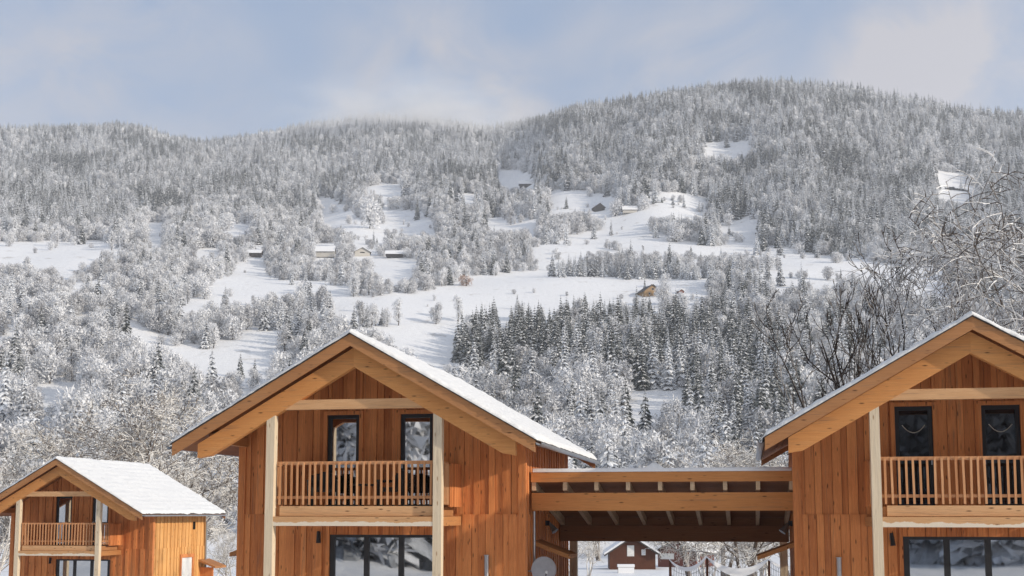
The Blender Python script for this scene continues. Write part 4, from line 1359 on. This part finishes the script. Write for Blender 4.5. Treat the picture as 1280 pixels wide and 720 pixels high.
hill_house(852, 368, 7, M['reddish'], M['tile'], 'little red shed on the field right of the ochre farmhouse', .4, .8, .40, .70, cat='shed', name='shed')
hill_house(688, 219, 9, M['barn'], M['tile'], 'tiny hut with white roof above the dark upper barn', 0, .6, .24, .6, cat='hut', name='hut', side=True)
q = on_hill(583, 358)
lb = thing('larch_bush', 'pinkish tawny leafless bush alone at the bend of the white field', 'bush', q, 0)
lb.scale = (1.25, 1.0, .85)
c_, t__, _m = leafless_mesh(501, 9, .9, [M['larch_bush'], M['bark']], 14, 60)
c_.build('crown', [M['larch_bush'], M['bark']], lb); t__.build('trunk', [M['larch_bush'], M['bark']], lb)
# rock outcrop in the steep clearing
q0 = on_hill(1196, 238)
rk = MB(); rs = random.Random(4); u_ = q0.length / FE
for k in range(6):
    cx_ = (-14 + 5.4 * k) * u_ * .8; s_ = u_ * rs.uniform(2.2, 3.6); cz_ = -k * 1.1 * u_ * .5
    ring = [(cx_ + s_ * 1.3 * math.cos(a_) * rs.uniform(.7, 1.2), s_ * math.sin(a_), cz_ + rs.uniform(-.3, .3) * s_) for a_ in [6.283 * j / 7 for j in range(7)]]
    b = len(rk.v); rk.v += ring + [(x * .85 + cx_ * .15, y * .7 + s_ * .6, z + s_ * rs.uniform(.6, 1.0)) for x, y, z in ring]
    for j in range(7): rk.face((b + j, b + (j + 1) % 7, b + 7 + (j + 1) % 7, b + 7 + j), 0, .5)
    rk.face(tuple(b + 7 + j for j in range(7)), 1, .5)
ro = rk.build('rock_outcrop', [M['rock'], M['snow']]); ro.location = q0 + Vector((0, -2, 1.0))
tag(ro, 'dark rock outcrop showing in a steep snowy clearing of the mountain forest', 'rock')

# ------------------------------------------------------------------ air
def mist(px, row, dist, rx, ry, rz_, dens, label):
    c = Vector(((px - 640) / FE * dist, dist, (HZ - row) / FE * dist))
    q = MB(); nu, nv = 24, 14
    for i in range(nv + 1):
        for j in range(nu):
            a, b = math.pi * i / nv, 6.283185 * j / nu
            q.v.append((rx * math.sin(a) * math.cos(b), ry * math.sin(a) * math.sin(b), rz_ * math.cos(a)))
    for i in range(nv):
        for j in range(nu):
            k = (j + 1) % nu; q.face((i * nu + j, (i + 1) * nu + j, (i + 1) * nu + k, i * nu + k))
    m = bpy.data.materials.new('mist'); m.use_nodes = True; t = m.node_tree; t.nodes.clear()
    out = N(t, 'ShaderNodeOutputMaterial'); pv = N(t, 'ShaderNodeVolumePrincipled')
    tcd = N(t, 'ShaderNodeTexCoord')
    mp = N(t, 'ShaderNodeMapping'); mp.inputs['Scale'].default_value = (1 / rx, 1 / ry, 1 / rz_); t.links.new(tcd.outputs['Object'], mp.inputs[0])
    ln = N(t, 'ShaderNodeVectorMath', operation='LENGTH'); t.links.new(mp.outputs[0], ln.inputs[0])
    fall = rng(t, ln.outputs['Value'], .25, 1.0, 1, 0)
    nz_ = noise_tex(t, 2.3, 4, .6, mp.outputs[0], .5)
    d = mth(t, 'MULTIPLY', mth(t, 'MULTIPLY', fall, fall), rng(t, nz_, .36, .66, .10, 1.9))
    t.links.new(mth(t, 'MULTIPLY', d, dens), pv.inputs['Density'])
    pv.inputs['Color'].default_value = (1, 1, 1, 1); pv.inputs['Anisotropy'].default_value = -.15
    t.links.new(pv.outputs[0], out.inputs['Volume'])
    o = q.build('mist', m); o.location = c
    tag(o, label, None, None, 'stuff')
mist(505, 146, 2560, 380, 420, 70, .0095, 'low cloud lying on the rear summit')
HAZE = True
if HAZE:
    q = MB(); q.box(-3600, 3600, -900, 4300, -12, 1010)
    m = bpy.data.materials.new('haze'); m.use_nodes = True; t = m.node_tree; t.nodes.clear()
    out = N(t, 'ShaderNodeOutputMaterial'); pv = N(t, 'ShaderNodeVolumePrincipled')
    pv.inputs['Color'].default_value = (.92, .95, 1.0, 1); pv.inputs['Density'].default_value = .00014; pv.inputs['Anisotropy'].default_value = .2
    t.links.new(pv.outputs[0], out.inputs['Volume'])
    h = q.build('haze', m); tag(h, 'thin bluish winter haze over the valley', None, None, 'stuff')
